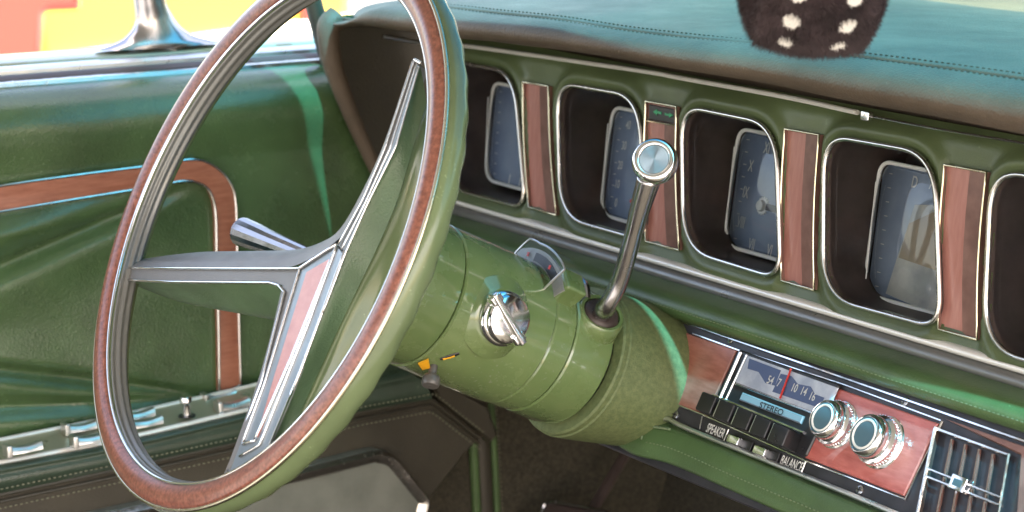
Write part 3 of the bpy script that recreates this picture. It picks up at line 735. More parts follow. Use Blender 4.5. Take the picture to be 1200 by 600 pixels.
# ---- wood inserts between the pods
for k, q in enumerate(insp):
    bm = NB(); bl, br, tr, tl = q[3], q[2], q[1], q[0]
    def mixp(s, t): a = tl.lerp(tr, s); b = bl.lerp(br, s); m = a.lerp(b, t); m.x += -.003 * math.sin(math.pi * t); return m
    rows = [[DASH.w(*mixp(s, t), (.0012, .0006, .0012)[int(s / .27 + .5)]) for s in (0, .27, .54)] for t in [i / 14 for i in range(15)]]
    grid(bm, rows, 0)
    rows = [[DASH.w(*mixp(s, t), c) for s, c in ((.54, .0012), (.8, .0022), (1, .0036))] for t in [i / 14 for i in range(15)]]  # right part of the insert in a darker brown
    grid(bm, rows, 1); ins = obj('wood_insert', bm, ['wood_dash', 'dark_brown'], dash, 20)
    bm = NB(); edge = [mixp(s, 0) for s in (0, .5, 1)] + [mixp(1, t / 12) for t in range(1, 12)] + [mixp(s, 1) for s in (1, .5, 0)] + [mixp(0, t / 12) for t in range(11, 0, -1)]
    tube(bm, [DASH.w(p.x, p.y, .0042) for p in edge], .0009, 6, closed=True); obj('chrome_edging', bm, 'gold_line', ins, 180)
    bm = NB(); grid(bm, [[DASH.w(p.x, p.y, .004) for p in edge], [DASH.w(p.x, p.y, -.004) for p in edge]], closed=True); obj('insert_surround', bm, 'dark_brown', ins)
    if k == 1:
        bm = NB(); plate(bm, DASH, [DASH.px(*p, .003) for p in [(760, 122), (790, 128), (790, 145), (760, 140)]], -.002, .003, .0006); ind = obj('indicator_box', bm, 'black', ins)
        bm = NB(); tube(bm, line(DASH, [(758, 141), (792, 147)], .004, 3), .0009, 6); obj('chrome_divider', bm, 'gold_line', ind)
        for pts in ([(765, 131), (770, 128), (770, 130), (775, 131), (775, 134), (770, 133), (770, 135)], [(789, 135), (784, 132), (784, 134), (779, 132), (779, 135), (784, 136), (784, 138)]):
            bm = NB(); plate(bm, DASH, [DASH.px(*p, .0035) for p in pts], .003, .0036, 0); obj('indicator_arrow', bm, 'green_lens', ind)

# ---- mouldings under the fascia, straight runs along X
def run(name, prof, mat, x0=-.40, x1=1.12, parent=None, sm=4, wob=.0006):
    b = NB(); P2 = cr([Vector(p) for p in prof], sm) if sm else [Vector(p) for p in prof]; xs = [x0 + (x1 - x0) * i / 90 for i in range(91)]
    grid(b, [[Vector((x, p.x + wob * noise.noise(Vector((x * 9, p.x * 60, p.y * 60))), p.y)) for x in xs] for p in P2])
    return obj(name, b, mat, parent or dash, 60)
run('chrome_moulding', [(.372, -.0708), (.3665, -.0715), (.3635, -.0732), (.3635, -.0758), (.3665, -.0775)], 'strip_metal', wob=.0002)
run('grey_moulding', [(.370, -.0770), (.3640, -.0785), (.3610, -.082), (.3615, -.0860), (.366, -.0875)], 'mould', wob=.0003)
lp = run('lower_dash_pad', [(.368, -.0850), (.354, -.0855), (.341, -.0875), (.3335, -.0925), (.3325, -.0985), (.3375, -.1040), (.346, -.107), (.36, -.106)], 'vinyl')
bm = NB(); s = [Vector((-.38 + 1.45 * i / 120, .3318, -.0955)) for i in range(121)]; stitches(bm, s, .0042, .0005); obj('stitching', bm, 'stitch', lp)

# ---- radio panel
bm = NB(); top = -.002; q = [RAD.px(*p) for p in [(560, 300), (1420, 590)]]
pbot = RAD.px(900, 548)[1]
rpts = [Vector((-.05, .004)), Vector((1.1, .004)), Vector((1.1, -.112)), Vector((-.05, -.112))]
plate(bm, RAD, rpts, -.02, 0, .001); panel = obj('radio_panel', bm, 'panel_black', dash)
bm = NB()
def rl(pts, c=.0008, r=.0008): tube(bm, line(RAD, pts, c, 3, smooth=False), r, 6)
rl([(800, 377), (1000, 447), (1200, 517), (1330, 563)], .001, .0011)
obj('panel_top_trim', bm, 'chrome', panel)
bm = NB(); rl([(812, 391), (867, 411), (990, 451), (1103, 493)]); rl([(944, 540), (1061, 585), (1104, 494)]); rl([(786, 471), (826, 487), (944, 540)]); obj('chrome_edging', bm, 'chrome', panel)
bm = NB(); plate(bm, RAD, [RAD.px(*p) for p in [(770, 378), (812, 393), (864, 411), (830, 486), (780, 470), (740, 455)]], 0, .0016, .0006); obj('wood_plate', bm, 'wood_radio', dash, label='wood plate beside the steering column')
bm = NB(); plate(bm, RAD, [RAD.px(*p) for p in [(981, 455), (1101, 497), (1061, 582), (945, 537)]], 0, .002, .0008); obj('wood_plate', bm, 'wood_sunlit', dash, label='wood plate under the two chrome knobs')
# radio unit
bm = NB(); plate(bm, RAD, rpoly([Vector(RAD.px(*p)) for p in [(869, 411), (988, 452), (948, 537), (833, 487)]], .002, 3), 0, .0035, .001); radio = obj('radio', bm, 'black', dash)
bm = NB(); rl([(868, 413), (835, 486)], .004, .0014); rl([(875, 416), (845, 480)], .004, .0008); obj('chrome_upright', bm, 'satin', radio)
bm = NB(); dq = [RAD.px(*p, .0036) for p in [(877, 417), (983, 455), (968, 489), (862, 448)]]; plate(bm, RAD, dq, .0036, .0044, .0003); dl_ = obj('tuning_dial', bm, 'bluewhite', radio)
bm = NB()
for pts in ([(878, 420), (915, 434), (908, 452), (897, 449), (889, 436), (876, 432)], [(915, 438), (928, 441), (935, 450), (950, 453), (955, 462), (966, 466), (960, 478), (905, 459)]): plate(bm, RAD, [RAD.px(*p, .0046) for p in pts], .0044, .0047, 0)
obj('dial_band', bm, 'blueband', dl_)
bm = NB()
for s, u, v in (('54', 903, 446), ('7', 913, 449), ('10', 931, 455), ('14', 942, 459), ('16', 952, 465)): a, b = RAD.px(u, v, .0048); text(bm, s, RAD, a, b, .0085, .0048, 0, 0, .8)
obj('dial_numeral', bm, 'white', dl_)
bm = NB(); tube(bm, line(RAD, [(927, 432), (914, 467)], .0058, 3), .0008, 6); obj('tuning_needle', bm, 'red', dl_)
bm = NB(); plate(bm, RAD, dq, .0064, .0068, 0); obj('dial_glass', bm, 'glass', radio)
bm = NB(); rl([(862, 450), (968, 490)], .0045, .0008); obj('chrome_divider', bm, 'chrome', radio)
bm = NB(); plate(bm, RAD, [RAD.px(*p, .004) for p in [(871, 460), (943, 488), (939, 497), (867, 469)]], .003, .0052, .0008); sbar = obj('stereo_plate', bm, 'silver_blue', radio)
bm = NB(); p0 = Vector(RAD.px(887, 470, .0054)); p1 = Vector(RAD.px(921, 483, .0054)); pm = (p0 + p1) / 2
text(bm, 'STEREO', RAD, pm.x + .001, pm.y - .0016, .0062, .0053, 0, 0, 1.25); obj('lettering', bm, 'black', sbar)
bm = NB(); rl([(836, 463), (942, 507)], .004, .0012); obj('chrome_rail', bm, 'chrome', radio)
for k in range(5):
    u, v = 830 + 21.2 * k, 473.5 + 9.3 * k; a, b = RAD.px(u, v, .014)
    bm = NB(); box(bm, RAD.w(a, b, .009), .0088, .0072, .008, (RAD.ex, RAD.ey, RAD.n), bev=.0016)
    obj('push_button', bm, 'black', radio)
for k in range(1, 5):
    u, v = 830 + 21.2 * k - 10.8, 473.5 + 9.3 * k - 4.5; a, b = RAD.px(u, v, .016)
    bm = NB(); box(bm, RAD.w(a, b, .010), .0004, .0066, .0068, (RAD.ex, RAD.ey, RAD.n)); obj('chrome_spacer', bm, 'satin', radio)
# sliders and lettering below
bm = NB(); a, b = RAD.px(838, 505, .001); text(bm, 'SPEAKER', RAD, a, b, .0098, .0004, 0, 0, .55); obj('lettering', bm, 'white', panel); bm = NB(); a, b = RAD.px(927, 543.5, .001); text(bm, 'BALANCE', RAD, a, b, .0098, .0004, 0, 0, .55)
obj('lettering', bm, 'white', panel)
for q in ([(823, 488), (820, 503)], [(854, 503), (848, 517)], [(944, 541), (938, 556)]): bm = NB(); rl(q, .0006, .0005); obj('thin_divider', bm, 'satin', panel)
for u, v in ((868, 519), (899, 532)):
    a, b = RAD.px(u, v, .002); bm = NB(); box(bm, RAD.w(a, b, .001), .0125, .0042, .0012, (RAD.ex, RAD.ey, RAD.n), bev=.0006); box(bm, RAD.w(a - .004, b, .004), .0065, .0030, .003, (RAD.ex, RAD.ey, RAD.n), mi=1, bev=.0008)
    obj('slider_switch', bm, ['black', 'chrome'], panel)
for u, v in ((791, 486), (856, 397), (1060, 470), (1007, 574)):
    a, b = RAD.px(u, v, .001); bm = NB(); lathe(bm, RAD.w(a, b, 0), RAD.n, [(0, .0034), (.0008, .0034), (.0014, .0022), (.0014, 0)], 16, caps=False)
    for r_ in (0, math.pi / 2): box(bm, RAD.w(a, b, .0014), .0022, .0005, .0003, (RAD.ex * math.cos(r_) + RAD.ey * math.sin(r_), RAD.ey * math.cos(r_) - RAD.ex * math.sin(r_), RAD.n), mi=1)
    obj('panel_screw', bm, ['dark_chrome', 'black'], panel)
def radio_knob(u, v, rb, hl):
    """chrome knob; (u, v) is where its front face stands"""
    c = RAD.P(u, v, hl); o = c - RAD.n * hl; bm = NB(); r = rb
    lathe(bm, o, RAD.n, [(0, r * 1.30), (.0015, r * 1.32), (.003, r * 1.26), (.0036, r * 1.14), (.0042, r * 1.17), (.0088, r * 1.17), (.0096, r * 1.08), (.0102, r * 1.0), (hl * .55, r * .99), (hl * .62, r * 1.03), (hl * .78, r * 1.03), (hl * .90, r * .985), (hl * .97, r * .92), (hl, r * .85), (hl - .0003, r * .82)], 48, 0, caps=False)
    lathe(bm, o, RAD.n, [(hl - .0003, r * .82), (hl - .0008, r * .80), (hl - .0006, 0)], 48, 1, caps=False)
    lathe(bm, o, RAD.n, [(hl - .0007, r * .74), (hl + .0002, r * .70), (hl + .0002, r * .66), (hl - .0007, r * .62)], 48, 2, caps=False)
    e1 = RAD.ex
    for k in range(44):
        a = 2 * math.pi * k / 44; d = RAD.ex * math.cos(a) + RAD.ey * math.sin(a); tube(bm, [o + RAD.n * .0045 + d * r * 1.165, o + RAD.n * .0088 + d * r * 1.165], .0005, 4)
    obj('chrome_knob', bm, ['chrome', 'knob_face', 'white'], radio, 40)
radio_knob(963, 489, .0136, .019); radio_knob(1012, 508, .0148, .021)
# air vent
bm = NB(); vq = [Vector(RAD.px(*p, .003)) for p in [(1097, 503), (1181, 534), (1163, 650), (1068, 640)]]
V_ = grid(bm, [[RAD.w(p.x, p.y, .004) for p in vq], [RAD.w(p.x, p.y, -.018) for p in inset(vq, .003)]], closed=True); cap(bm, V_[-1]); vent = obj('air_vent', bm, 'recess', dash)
bm = NB(); rl([(1096, 502), (1182, 533), (1163, 652), (1067, 642), (1096, 502)], .0048, .0013); rl([(1087, 549), (1176, 584)], .0048, .0009); rl([(1085, 558), (1175, 593)], .0048, .0009); obj('chrome_frame', bm, 'bezel', vent)
for s in (.2, .39, .58, .77):
    a = vq[0].lerp(vq[1], s); b = vq[3].lerp(vq[2], s); bm = NB(); d = (b - a)
    p, q_ = a + d * .03, b - d * .02; mid = RAD.w((p.x + q_.x) / 2, (p.y + q_.y) / 2, -.003); L = d.length / 2 * .94
    dv = (RAD.ex * d.x + RAD.ey * d.y).normalized(); sd = (RAD.n * .93 + RAD.ex * .37).normalized()
    box(bm, mid, L, .0010, .006, (dv, dv.cross(sd), sd)); box(bm, mid + sd * .0062, L, .0005, .0003, (dv, dv.cross(sd), sd), mi=1); obj('vent_slat', bm, ['dark_brown', 'dark_chrome'], vent)
bm = NB(); a, b = RAD.px(1124, 567, .007); lx = Vector((RAD.px(1176, 584)[0] - RAD.px(1086, 548)[0], RAD.px(1176, 584)[1] - RAD.px(1086, 548)[1])).normalized(); l1 = RAD.ex * lx.x + RAD.ey * lx.y; l2 = RAD.n.cross(l1)
box(bm, RAD.w(a, b, .006), .0072, .0050, .003, (l1, l2, RAD.n), bev=.001); box(bm, RAD.w(a, b, .0088), .0040, .0024, .0004, (l1, l2, RAD.n), mi=1); obj('vent_lever', bm, ['chrome', 'knob_face'], vent)
bm = NB(); rl([(1215, 570), (1190, 640)], .004, .002); obj('trim_strip', bm, 'chrome', dash)
# dark housing right of / above the vent
bm = NB(); plate(bm, RAD, [RAD.px(*p, .003) for p in [(1106, 490), (1330, 568), (1300, 660), (1190, 620), (1196, 533)]], 0, .0035, .001); obj('vent_surround', bm, 'dark_brown', dash)
# lip trim and knee pad under the radio panel
LPF = Fr(RAD.w(0, 0, .002), (1, 0, 0), RAD.n)
bm = NB(); lip = [(745, 520), (748, 503), (760, 494), (782, 491), (812, 505), (1000, 581), (1130, 636)]
tube(bm, line(LPF, lip, .002, 5), .0019, 8); 
kl = [LPF.P(u, v, .001) for u, v in [(722, 508), (738, 493), (760, 495), (1000, 584), (1300, 705)]]
obj('lip_trim', bm, 'satin', dash)
def offs(l, dy, dz): return [p + Vector((0, dy, dz)) for p in l]
k0 = [LPF.P(u, v, -.002) for u, v in [(726, 500), (742, 494), (782, 495), (1000, 585), (1300, 712)]]
k1 = [LPF.P(u, v, .004) for u, v in [(724, 505), (744, 508), (782, 506), (1000, 594), (1300, 722)]]
k2 = [LPF.P(u, v, .004) for u, v in [(722, 512), (750, 526), (790, 533), (930, 592), (1300, 745)]]
k3 = [LPF.P(u, v, -.01) for u, v in [(720, 516), (755, 536), (800, 548), (900, 592), (1300, 765)]]
k4 = [p + Vector((0, .10, -.02)) for p in k3]
bm = NB(); loft(bm, [k0, k1, k2, k3, k4], 60, 5); kp = obj('knee_pad', bm, 'vinyl', dash, 180)
bm = NB(); stitches(bm, line(LPF, [(757, 518), (790, 527), (860, 558), (1000, 617), (1100, 658)], .0055, 6), .0042, .0006); obj('stitching', bm, 'stitch', kp)
bm = NB(); lip2 = line(LPF, [(752, 515), (754, 504), (762, 500), (785, 503)], .005, 5); tube(bm, lip2, .001, 6); obj('welt_cord', bm, 'stitch', kp)

# =================================================================== STEERING COLUMN
def C3(s, r, th):                                   # th from +X (passenger side) towards up
    return AX * s + Vector((1, 0, 0)) * (r * math.cos(th)) + WH.ey * (r * math.sin(th))
def on_col(u, v, r):
    d = ray(u, v); o = CAM; dp_ = d - AX * d.dot(AX); op = o - AX * o.dot(AX)
    A_ = dp_.dot(dp_); B_ = 2 * dp_.dot(op); C_ = op.dot(op) - r * r; t = (-B_ - math.sqrt(B_ * B_ - 4 * A_ * C_)) / (2 * A_)
    p = o + d * t; return p, (p - AX * p.dot(AX)).normalized()
colm = thing('steering_column', 'glossy green steering column shroud with ringed seams between wheel and dashboard', 'steering column', tuple(AX * .36))
E1 = Vector((1, 0, 0))
def seamed(prof, mat, name, par=colm, seg=96):
    bm = NB(); lathe(bm, (0, 0, 0), AX, prof, seg, e1=E1, caps=False); return obj(name, bm, mat, par, 30)
seamed([(.144, .050), (.1442, .0535), (.1455, .0548), (.17, .0552), (.21, .0552), (.2285, .0548), (.2298, .0536), (.2300, .050)], 'paint', 'column_housing')
seamed([(.2305, .050), (.2308, .0528), (.232, .0538), (.249, .0538), (.2503, .0528), (.2505, .049)], 'paint', 'selector_ring')
seamed([(.2512, .049), (.2515, .0525), (.253, .0535), (.284, .0538), (.2870, .0530), (.289, .050), (.289, .045)], 'paint', 'shift_collar')
seamed([(.286, .040), (.300, .040)], 'black', 'column_core')
bm = NB(); rows = []
for s_, r_ in [(.292, .048), (.2925, .0575), (.294, .0590), (.298, .0588), (.299, .0598), (.307, .0604), (.315, .0612), (.33, .0625), (.345, .064), (.36, .0655), (.375, .067), (.385, .0675), (.3885, .065), (.390, .058)]:
    row = []
    for k in range(96):
        a = 2 * math.pi * k / 96; dn = max(0, -math.sin(a)); f_ = max(0, s_ - .30) / .085
        row.append(C3(s_, r_ * (1 - .40 * f_ * dn ** 1.3), a))
    rows.append(row)
grid(bm, rows, closed=True)
shr = obj('column_shroud', bm, 'paint_rough', colm, 30)
# ignition switch: green boss, chrome barrel, chrome turn key bar
ip, inn = on_col(588, 373, .058)
ee = (AX - inn * AX.dot(inn)).normalized(); e2_ = inn.cross(ee)
bm = NB(); lathe(bm, ip - inn * .008, inn, [(0, .030), (.004, .0255), (.0065, .0222), (.008, .0205), (.0078, .016)], 48, caps=False); obj('ignition_boss', bm, 'paint', colm, 180)
bm = NB(); lathe(bm, ip, inn, [(-.002, .0180), (.003, .0200), (.005, .0196), (.0062, .0186), (.0066, .0178), (.0075, .0180), (.0095, .0177), (.0112, .0166), (.0126, .0135), (.0134, .008), (.0136, 0)], 48, caps=False)
ign = obj('ignition_lock', bm, 'chrome', colm, 30)
kc = ip + inn * .013; ka = None
qa = Fr(kc, ee, inn).P(578, 345); qb = Fr(kc, ee, inn).P(611, 402); kd = (qb - qa).normalized(); kL = (qb - qa).length / 2; km = (qa + qb) / 2; ks = inn.cross(kd)
bm = NB(); box(bm, km, kL * 1.03, .0026, .0042, (kd, ks, inn), bev=.0013)
for sg in (-1, 1): box(bm, km + kd * sg * kL * .80 - inn * .001, kL * .17, .0048, .0036, (kd, ks, inn), bev=.0016)
obj('key_bar', bm, 'chrome', ign, 40)
# hazard knob with yellow tag and slot
hp, hn = on_col(508, 430, .0555); hd = (hn * .8 + Vector((.15, -.35, -.5))).normalized()
bm = NB(); lathe(bm, hp, hd, [(-.004, .003), (.006, .003), (.007, .0055), (.009, .0066), (.0135, .0066), (.0150, .0058), (.0155, .0035), (.0150, 0)], 24, caps=False); obj('hazard_knob', bm, 'grey_knob', colm, 40)
bm = NB(); tq = [on_col(u, v, .0562)[0] for u, v in ((490, 425), (502, 420), (504, 430), (495, 432))]; V_ = [bm.verts.new(p) for p in tq]; W_ = [bm.verts.new(p + hn * .0012) for p in tq]
bm.faces.new(W_); bm.faces.new(V_)
for i in range(4): bm.faces.new((V_[i], V_[(i + 1) % 4], W_[(i + 1) % 4], W_[i]))
obj('yellow_tag', bm, 'amber', colm)
bm = NB(); tube(bm, [on_col(u, v, .0552)[0] for u, v in ((516, 421), (526, 418), (538, 414))], [.0014, .002, .0016], 8, flat=.5, up=hn); obj('key_slot', bm, 'black', colm)
bm = NB(); tube(bm, [on_col(u, v, .0560)[0] for u, v in ((519, 421), (527, 419), (533, 417))], .0007, 6); obj('slot_mark', bm, 'amber', colm)
# gear selector window on top of the column
def sector(bm, s0, s1, r0, r1, a0, a1, mi=0, n=28):
    rows = []
    for i in range(n + 1):
        a = a0 + (a1 - a0) * i / n; rows.append([C3(s0, r0, a), C3(s0, r1, a), C3(s1, r1, a), C3(s1, r0, a)])
    V = grid(bm, rows, mi, closed=True); bm.faces.new(V[0]).material_index = mi; bm.faces.new(V[-1]).material_index = mi
def thp(u, v, s):
    o = AX * s; fr_ = Fr(o, (1, 0, 0), -AX); a, b = fr_.px(u, v); return math.atan2(b, a), math.hypot(a, b)
a_l, r_l = thp(598, 316, .222); a_t, r_t = thp(640, 289, .222); a_r, r_r = thp(668, 318, .222)
bm = NB(); sector(bm, .226, .229, .050, .0655, a_r - .1, a_l + .05); sd_ = obj('gear_indicator', bm, 'clearwhite', colm, 30)
bm = NB(); sector(bm, .2250, .2258, .056, .0625, a_r + .15, a_r + .75); obj('dark_wedge', bm, 'panel_black', sd_)  # dark wedge on the pale selector arc
bm = NB()
for i in range(2):
    a = a_l - .25 - i * .55; q_ = C3(.2248, .0600, a); box(bm, q_, .0011, .0016, .0003, (WH.ex, WH.ey, WH.n))
obj('gear_mark', bm, 'red', sd_)
bm = NB(); pts = [C3(.217, .052, a_l + .08)] + [C3(.217, r_l + (r_t - r_l) * min(1, i / 5) + (r_r - r_t) * max(0, (i - 8) / 8), a_l + (a_r - a_l) * i / 16) for i in range(17)] + [C3(.217, .050, a_r - .05)]
V_ = [bm.verts.new(p) for p in pts]; cap(bm, V_); q2 = [p + AX * .016 for p in pts]; W_ = [bm.verts.new(p) for p in q2]
for i in range(len(pts) - 1): bm.faces.new((V_[i], V_[i + 1], W_[i + 1], W_[i]))
obj('clear_cover', bm, 'glass', sd_, 20)
bm = NB(); tube(bm, pts, .0009, 6); obj('cover_edge', bm, 'satin', sd_)
ab_, rb_ = thp(668, 335, .236)
bm = NB(); cc = C3(.236, rb_ - .004, ab_); rd = (C3(0, 1, ab_)).normalized(); tg = AX.cross(rd)
box(bm, cc, .0095, .0100, .0105, (AX, tg, rd), bev=.0025); obj('indicator_housing', bm, 'paint', colm, 40)
bm = NB()                                                           # curved guide behind the lever
tube(bm, [C3(.262, .0545 + .004 * math.sin(math.pi * i / 12), a_r - .2 - .55 * i / 12 + .9) for i in range(13)], .003, 8); obj('guide_rail', bm, 'dark_chrome', colm)

# =================================================================== GEAR LEVER
gp, gn = on_col(702, 372, .054)
gear = thing('gear_lever', 'chrome column gear lever with round knob standing in front of the second gauge', 'gear lever', tuple(gp))
gd = (gn * .75 + Vector((.25, -.15, .55))).normalized()
bm = NB(); lathe(bm, gp - gd * .012, gd, [(-.004, .0200), (.010, .0188), (.0165, .0182), (.018, .0168), (.0175, .0145), (.015, .0140)], 40, caps=False); boss = obj('lever_boss', bm, 'paint', gear, 50)
bm = NB(); lathe(bm, gp - gd * .012, gd, [(.0150, .0142), (.0180, .0130), (.0195, .0095), (.019, .004)], 32, caps=False); obj('rubber_grommet', bm, 'rubber', gear, 180)
bm = NB(); sc_, sn_ = on_col(703, 395, .0545); lathe(bm, sc_, sn_, [(0, .0028), (.0012, .0026), (.0016, .001), (.0016, 0)], 12, caps=False); obj('screw', bm, 'satin', gear)
gf = Fr((.075, 0, 0), (0, 1, 0), (1, 0, 0))
g0 = gp + gd * .004; kn = Fr((.105, 0, 0), (0, 1, 0), (1, 0, 0)).P(766, 196)
def lp_(u, v, x): return Fr((x, 0, 0), (0, 1, 0), (1, 0, 0)).P(u, v)
path = cr([g0, lp_(712, 357, .062), lp_(726, 330, .070), lp_(738, 290, .082), lp_(750, 245, .094), lp_(761, 208, .103)], 8)
rr = [.0084 - .0018 * min(1, i / 10) + .0022 * max(0, (i - 28) / 12) for i in range(len(path))]
bm = NB(); tube(bm, path, rr, 20); obj('lever_rod', bm, 'dark_chrome', gear, 180)
kc_ = Fr((.108, 0, 0), (0, 1, 0), (1, 0, 0)).P(767, 188); kdir = (CAM - kc_).normalized(); kdir = (kdir + Vector((-.05, -.12, .30))).normalized()
bm = NB(); o = kc_ - kdir * .012; r = .0155
lathe(bm, o, kdir, [(-.004, .006), (-.002, .010), (.0, .0135), (.004, .0158), (.009, .0165), (.0125, .0160), (.0145, .0145), (.0152, .0128), (.0150, .0112), (.0140, .0104), (.0138, .0)], 48, caps=False)
kb_ = obj('chrome_knob', bm, 'chrome', gear, 60)
bm = NB(); lathe(bm, o, kdir, [(.0148, .0110), (.0152, .0106), (.0146, .0102)], 48, caps=False); obj('knob_ring', bm, 'satin', kb_)
# radially turned metal disc on the knob
m = new_mat('radial_brushed_disc', (.50, .70, .90), .30, 1); M['disc'] = m
bb = m.node_tree.nodes['Principled BSDF']; bb.inputs['Anisotropic'].default_value = .92
tg = nd(m, 'ShaderNodeTangent'); tg.direction_type = 'RADIAL'; tg.axis = 'Z'; ln(m, tg.outputs[0], bb.inputs['Tangent'])
bm = NB(); cen = bm.verts.new((0, 0, 0)); n = 72; rg = [bm.verts.new((math.cos(2 * math.pi * k / n) * .0102, math.sin(2 * math.pi * k / n) * .0102, 0)) for k in range(n)]
for k in range(n): bm.faces.new((cen, rg[k], rg[(k + 1) % n]))
me = bpy.data.meshes.new('knob_disc'); bm.to_mesh(me); bm.free(); me.materials.append(m)
ob = bpy.data.objects.new('knob_disc', me); COL.objects.link(ob); ob.parent = kb_; ob.location = o + kdir * .0149 - base(kb_)
ob.rotation_mode = 'QUATERNION'; ob.rotation_quaternion = kdir.to_track_quat('Z', 'Y')

# =================================================================== TURN SIGNAL LEVER
t0 = WH.P(282, 271, -.070); t1 = WH.P(350, 298, -.085)
ind = thing('turn_signal_lever', 'short chrome turn signal stalk poking out above the horizontal wheel spoke', 'turn signal lever', tuple(t1))
dt = (t1 - t0).normalized(); L = (t1 - t0).length
bm = NB(); lathe(bm, t0, dt, [(.0, .0100), (.0015, .0112), (.02, .0104), (.035, .0092), (L, .0078), (L + .04, .006)], 16, caps=False); obj('stalk', bm, 'dark_chrome', ind, 20)
bm = NB(); lathe(bm, t0, dt, [(-.0050, .0), (-.0048, .0045), (-.003, .0062), (.0, .0066), (.001, .0090)], 20, caps=False); obj('end_button', bm, 'dark_chrome', ind, 50)

# =================================================================== STEERING WHEEL
wheel = thing('steering_wheel', 'green steering wheel with wood inlaid rim and chrome edged T shaped spokes', 'steering wheel', (0, 0, 0))
RR = .195
def wr(th, r, c): return WH.w(r * math.cos(th), r * math.sin(th), c)
NS = 200; rows = []
def prof_pt(phi, th):
    ar, ac = .0119, .0126
    k = 1.0; q = math.degrees(phi) % 360
    if 138 < q < 222: k += .03 * math.sin((q - 138) / 84 * math.pi * 6)         # ridges on the inner side
    if 250 < q < 350: k += .045 * math.sin(th * 46) * math.sin((q - 250) / 100 * math.pi)   # finger grips at the back
    return RR + ar * math.cos(phi) * k, -.0106 + ac * math.sin(phi) * k
bm = NB()
for i in range(NS):
    th = 2 * math.pi * i / NS; rows.append([])
    for j in range(72): r, c = prof_pt(2 * math.pi * j / 72, th); rows[-1].append(wr(th, r, c))
grid(bm, rows, closed=True, ccol=True); rim = obj('rim', bm, 'wheel_vinyl', wheel, 180)
def rimband(p0, p1, off, n, mat, name):
    bm = NB(); rows = []
    for i in range(NS):
        th = 2 * math.pi * i / NS; r_ = []
        for j in range(n + 1):
            ph = R(p0 + (p1 - p0) * j / n); e = off if 0 < j < n else -.0006
            e += .0007 * math.sin(j / n * math.pi * 6) if name == 'horn_strip' and 0 < j < n else 0; r_.append(wr(th, RR + (.0119 + e) * math.cos(ph), -.0106 + (.0126 + e) * math.sin(ph)))
        rows.append(r_)
    grid(bm, rows, ccol=True); return obj(name, bm, mat, rim, 180)
rimband(144, 214, .0008, 22, 'horn', 'horn_strip')
rimband(45, 135, .0009, 14, 'wood_rim', 'wood_inlay')
for ph, mt in ((43.5, 'gold_line'), (136.5, 'chrome')):
    bm = NB(); p = R(ph); tube(bm, [wr(2 * math.pi * i / NS, RR + .0123 * math.cos(p), -.0106 + .0131 * math.sin(p)) for i in range(NS)], .0015, 8, closed=True); obj('trim_line', bm, mt, rim, 180)
# --- spokes and hub cover (outlines traced on the wheel plane)
def WL(pts, n=6): return cr([WH.P(*p) for p in pts], n)
c_ = -.006
# front cover: dished grey band along the horizontal spoke and left of the wood insert
bm = NB()
top_front = [(146, 314, -.010), (200, 314, c_), (300, 315, c_), (350, 314, c_)]
low_front = [(146, 328, -.010), (200, 330, c_), (300, 331, c_), (331, 334, c_)]
loft(bm, [[WH.P(*p) for p in top_front], [WH.P(*p) for p in low_front]], 40)
lb = [[WH.P(*p) for p in l] for l in ([(350, 314, c_), (330, 380, c_), (308, 450, c_), (279, 530, c_), (268, 556, -.010)], [(331, 334, c_), (318, 390, c_), (301, 450, c_), (272, 532, c_), (260, 560, -.010)])]
loft(bm, lb, 40)
obj('spoke_face', bm, 'spoke_grey', wheel, 40)
bm = NB()                                                           # top surface of the horizontal spoke, sweeping up into the hub
tb = [(158, 306, -.024), (200, 299, -.024), (240, 295, -.022), (300, 294, -.020), (350, 292, -.018), (383, 282, -.016), (402, 268, -.014), (425, 228, -.012), (452, 170, -.010), (486, 72, -.008)]
tf = [(150, 313, -.009), (200, 313.5, -.005), (240, 314, -.005), (300, 314, -.005), (340, 313, -.005), (380, 293, -.005), (408, 268, -.005), (432, 228, -.004), (457, 171, -.004), (488, 74, -.004)]
A1 = resample(WL(tb), 70); B1 = resample(WL(tf), 70)
Mi = [a.lerp(b, .5) + WH.n * .003 for a, b in zip(A1, B1)]; Bk = [a - WH.n * .012 - WH.ey * .002 for a in A1]
loft(bm, [Bk, A1, Mi, B1], 70, 4); obj('spoke_top', bm, 'spoke_grey', wheel, 180)
bm = NB()                                                           # underside of the horizontal spoke
u0_ = [(146, 329, -.010), (200, 331, c_), (300, 332, c_), (330, 335, c_)]; u1_ = [(152, 331, -.02), (200, 339, -.02), (300, 352, -.02), (338, 358, -.02)]; u2_ = [(160, 335, -.035), (205, 350, -.035), (300, 368, -.034), (345, 376, -.034)]
loft(bm, [WL(u0_), WL(u1_), WL(u2_), [p - WH.n * .01 for p in WL(u2_)]], 40, 4); obj('spoke_underside', bm, 'hub_vinyl', wheel, 180)
bm = NB()                                                           # right hand padded flanks of the cross bar
e1 = [(490, 76, -.004), (463, 172, -.004), (430, 238, -.005), (403, 298, -.0052), (377, 365, -.0052), (349, 440, -.0052), (326, 496, -.0052), (303, 550, -.006)]
e1b = [(494, 84, -.008), (469, 176, -.008), (438, 240, -.009), (413, 300, -.010), (387, 365, -.010), (357, 440, -.011), (332, 500, -.012), (314, 546, -.014)]
e2 = [(500, 120, -.014), (484, 172, -.015), (467, 230, -.017), (443, 288, -.020), (410, 357, -.022), (376, 430, -.022), (350, 488, -.020), (326, 545, -.018)]
e2b = [(503, 122, -.018), (488, 174, -.019), (470, 232, -.021), (447, 290, -.024), (414, 359, -.026), (380, 432, -.026), (353, 490, -.023), (330, 546, -.020)]
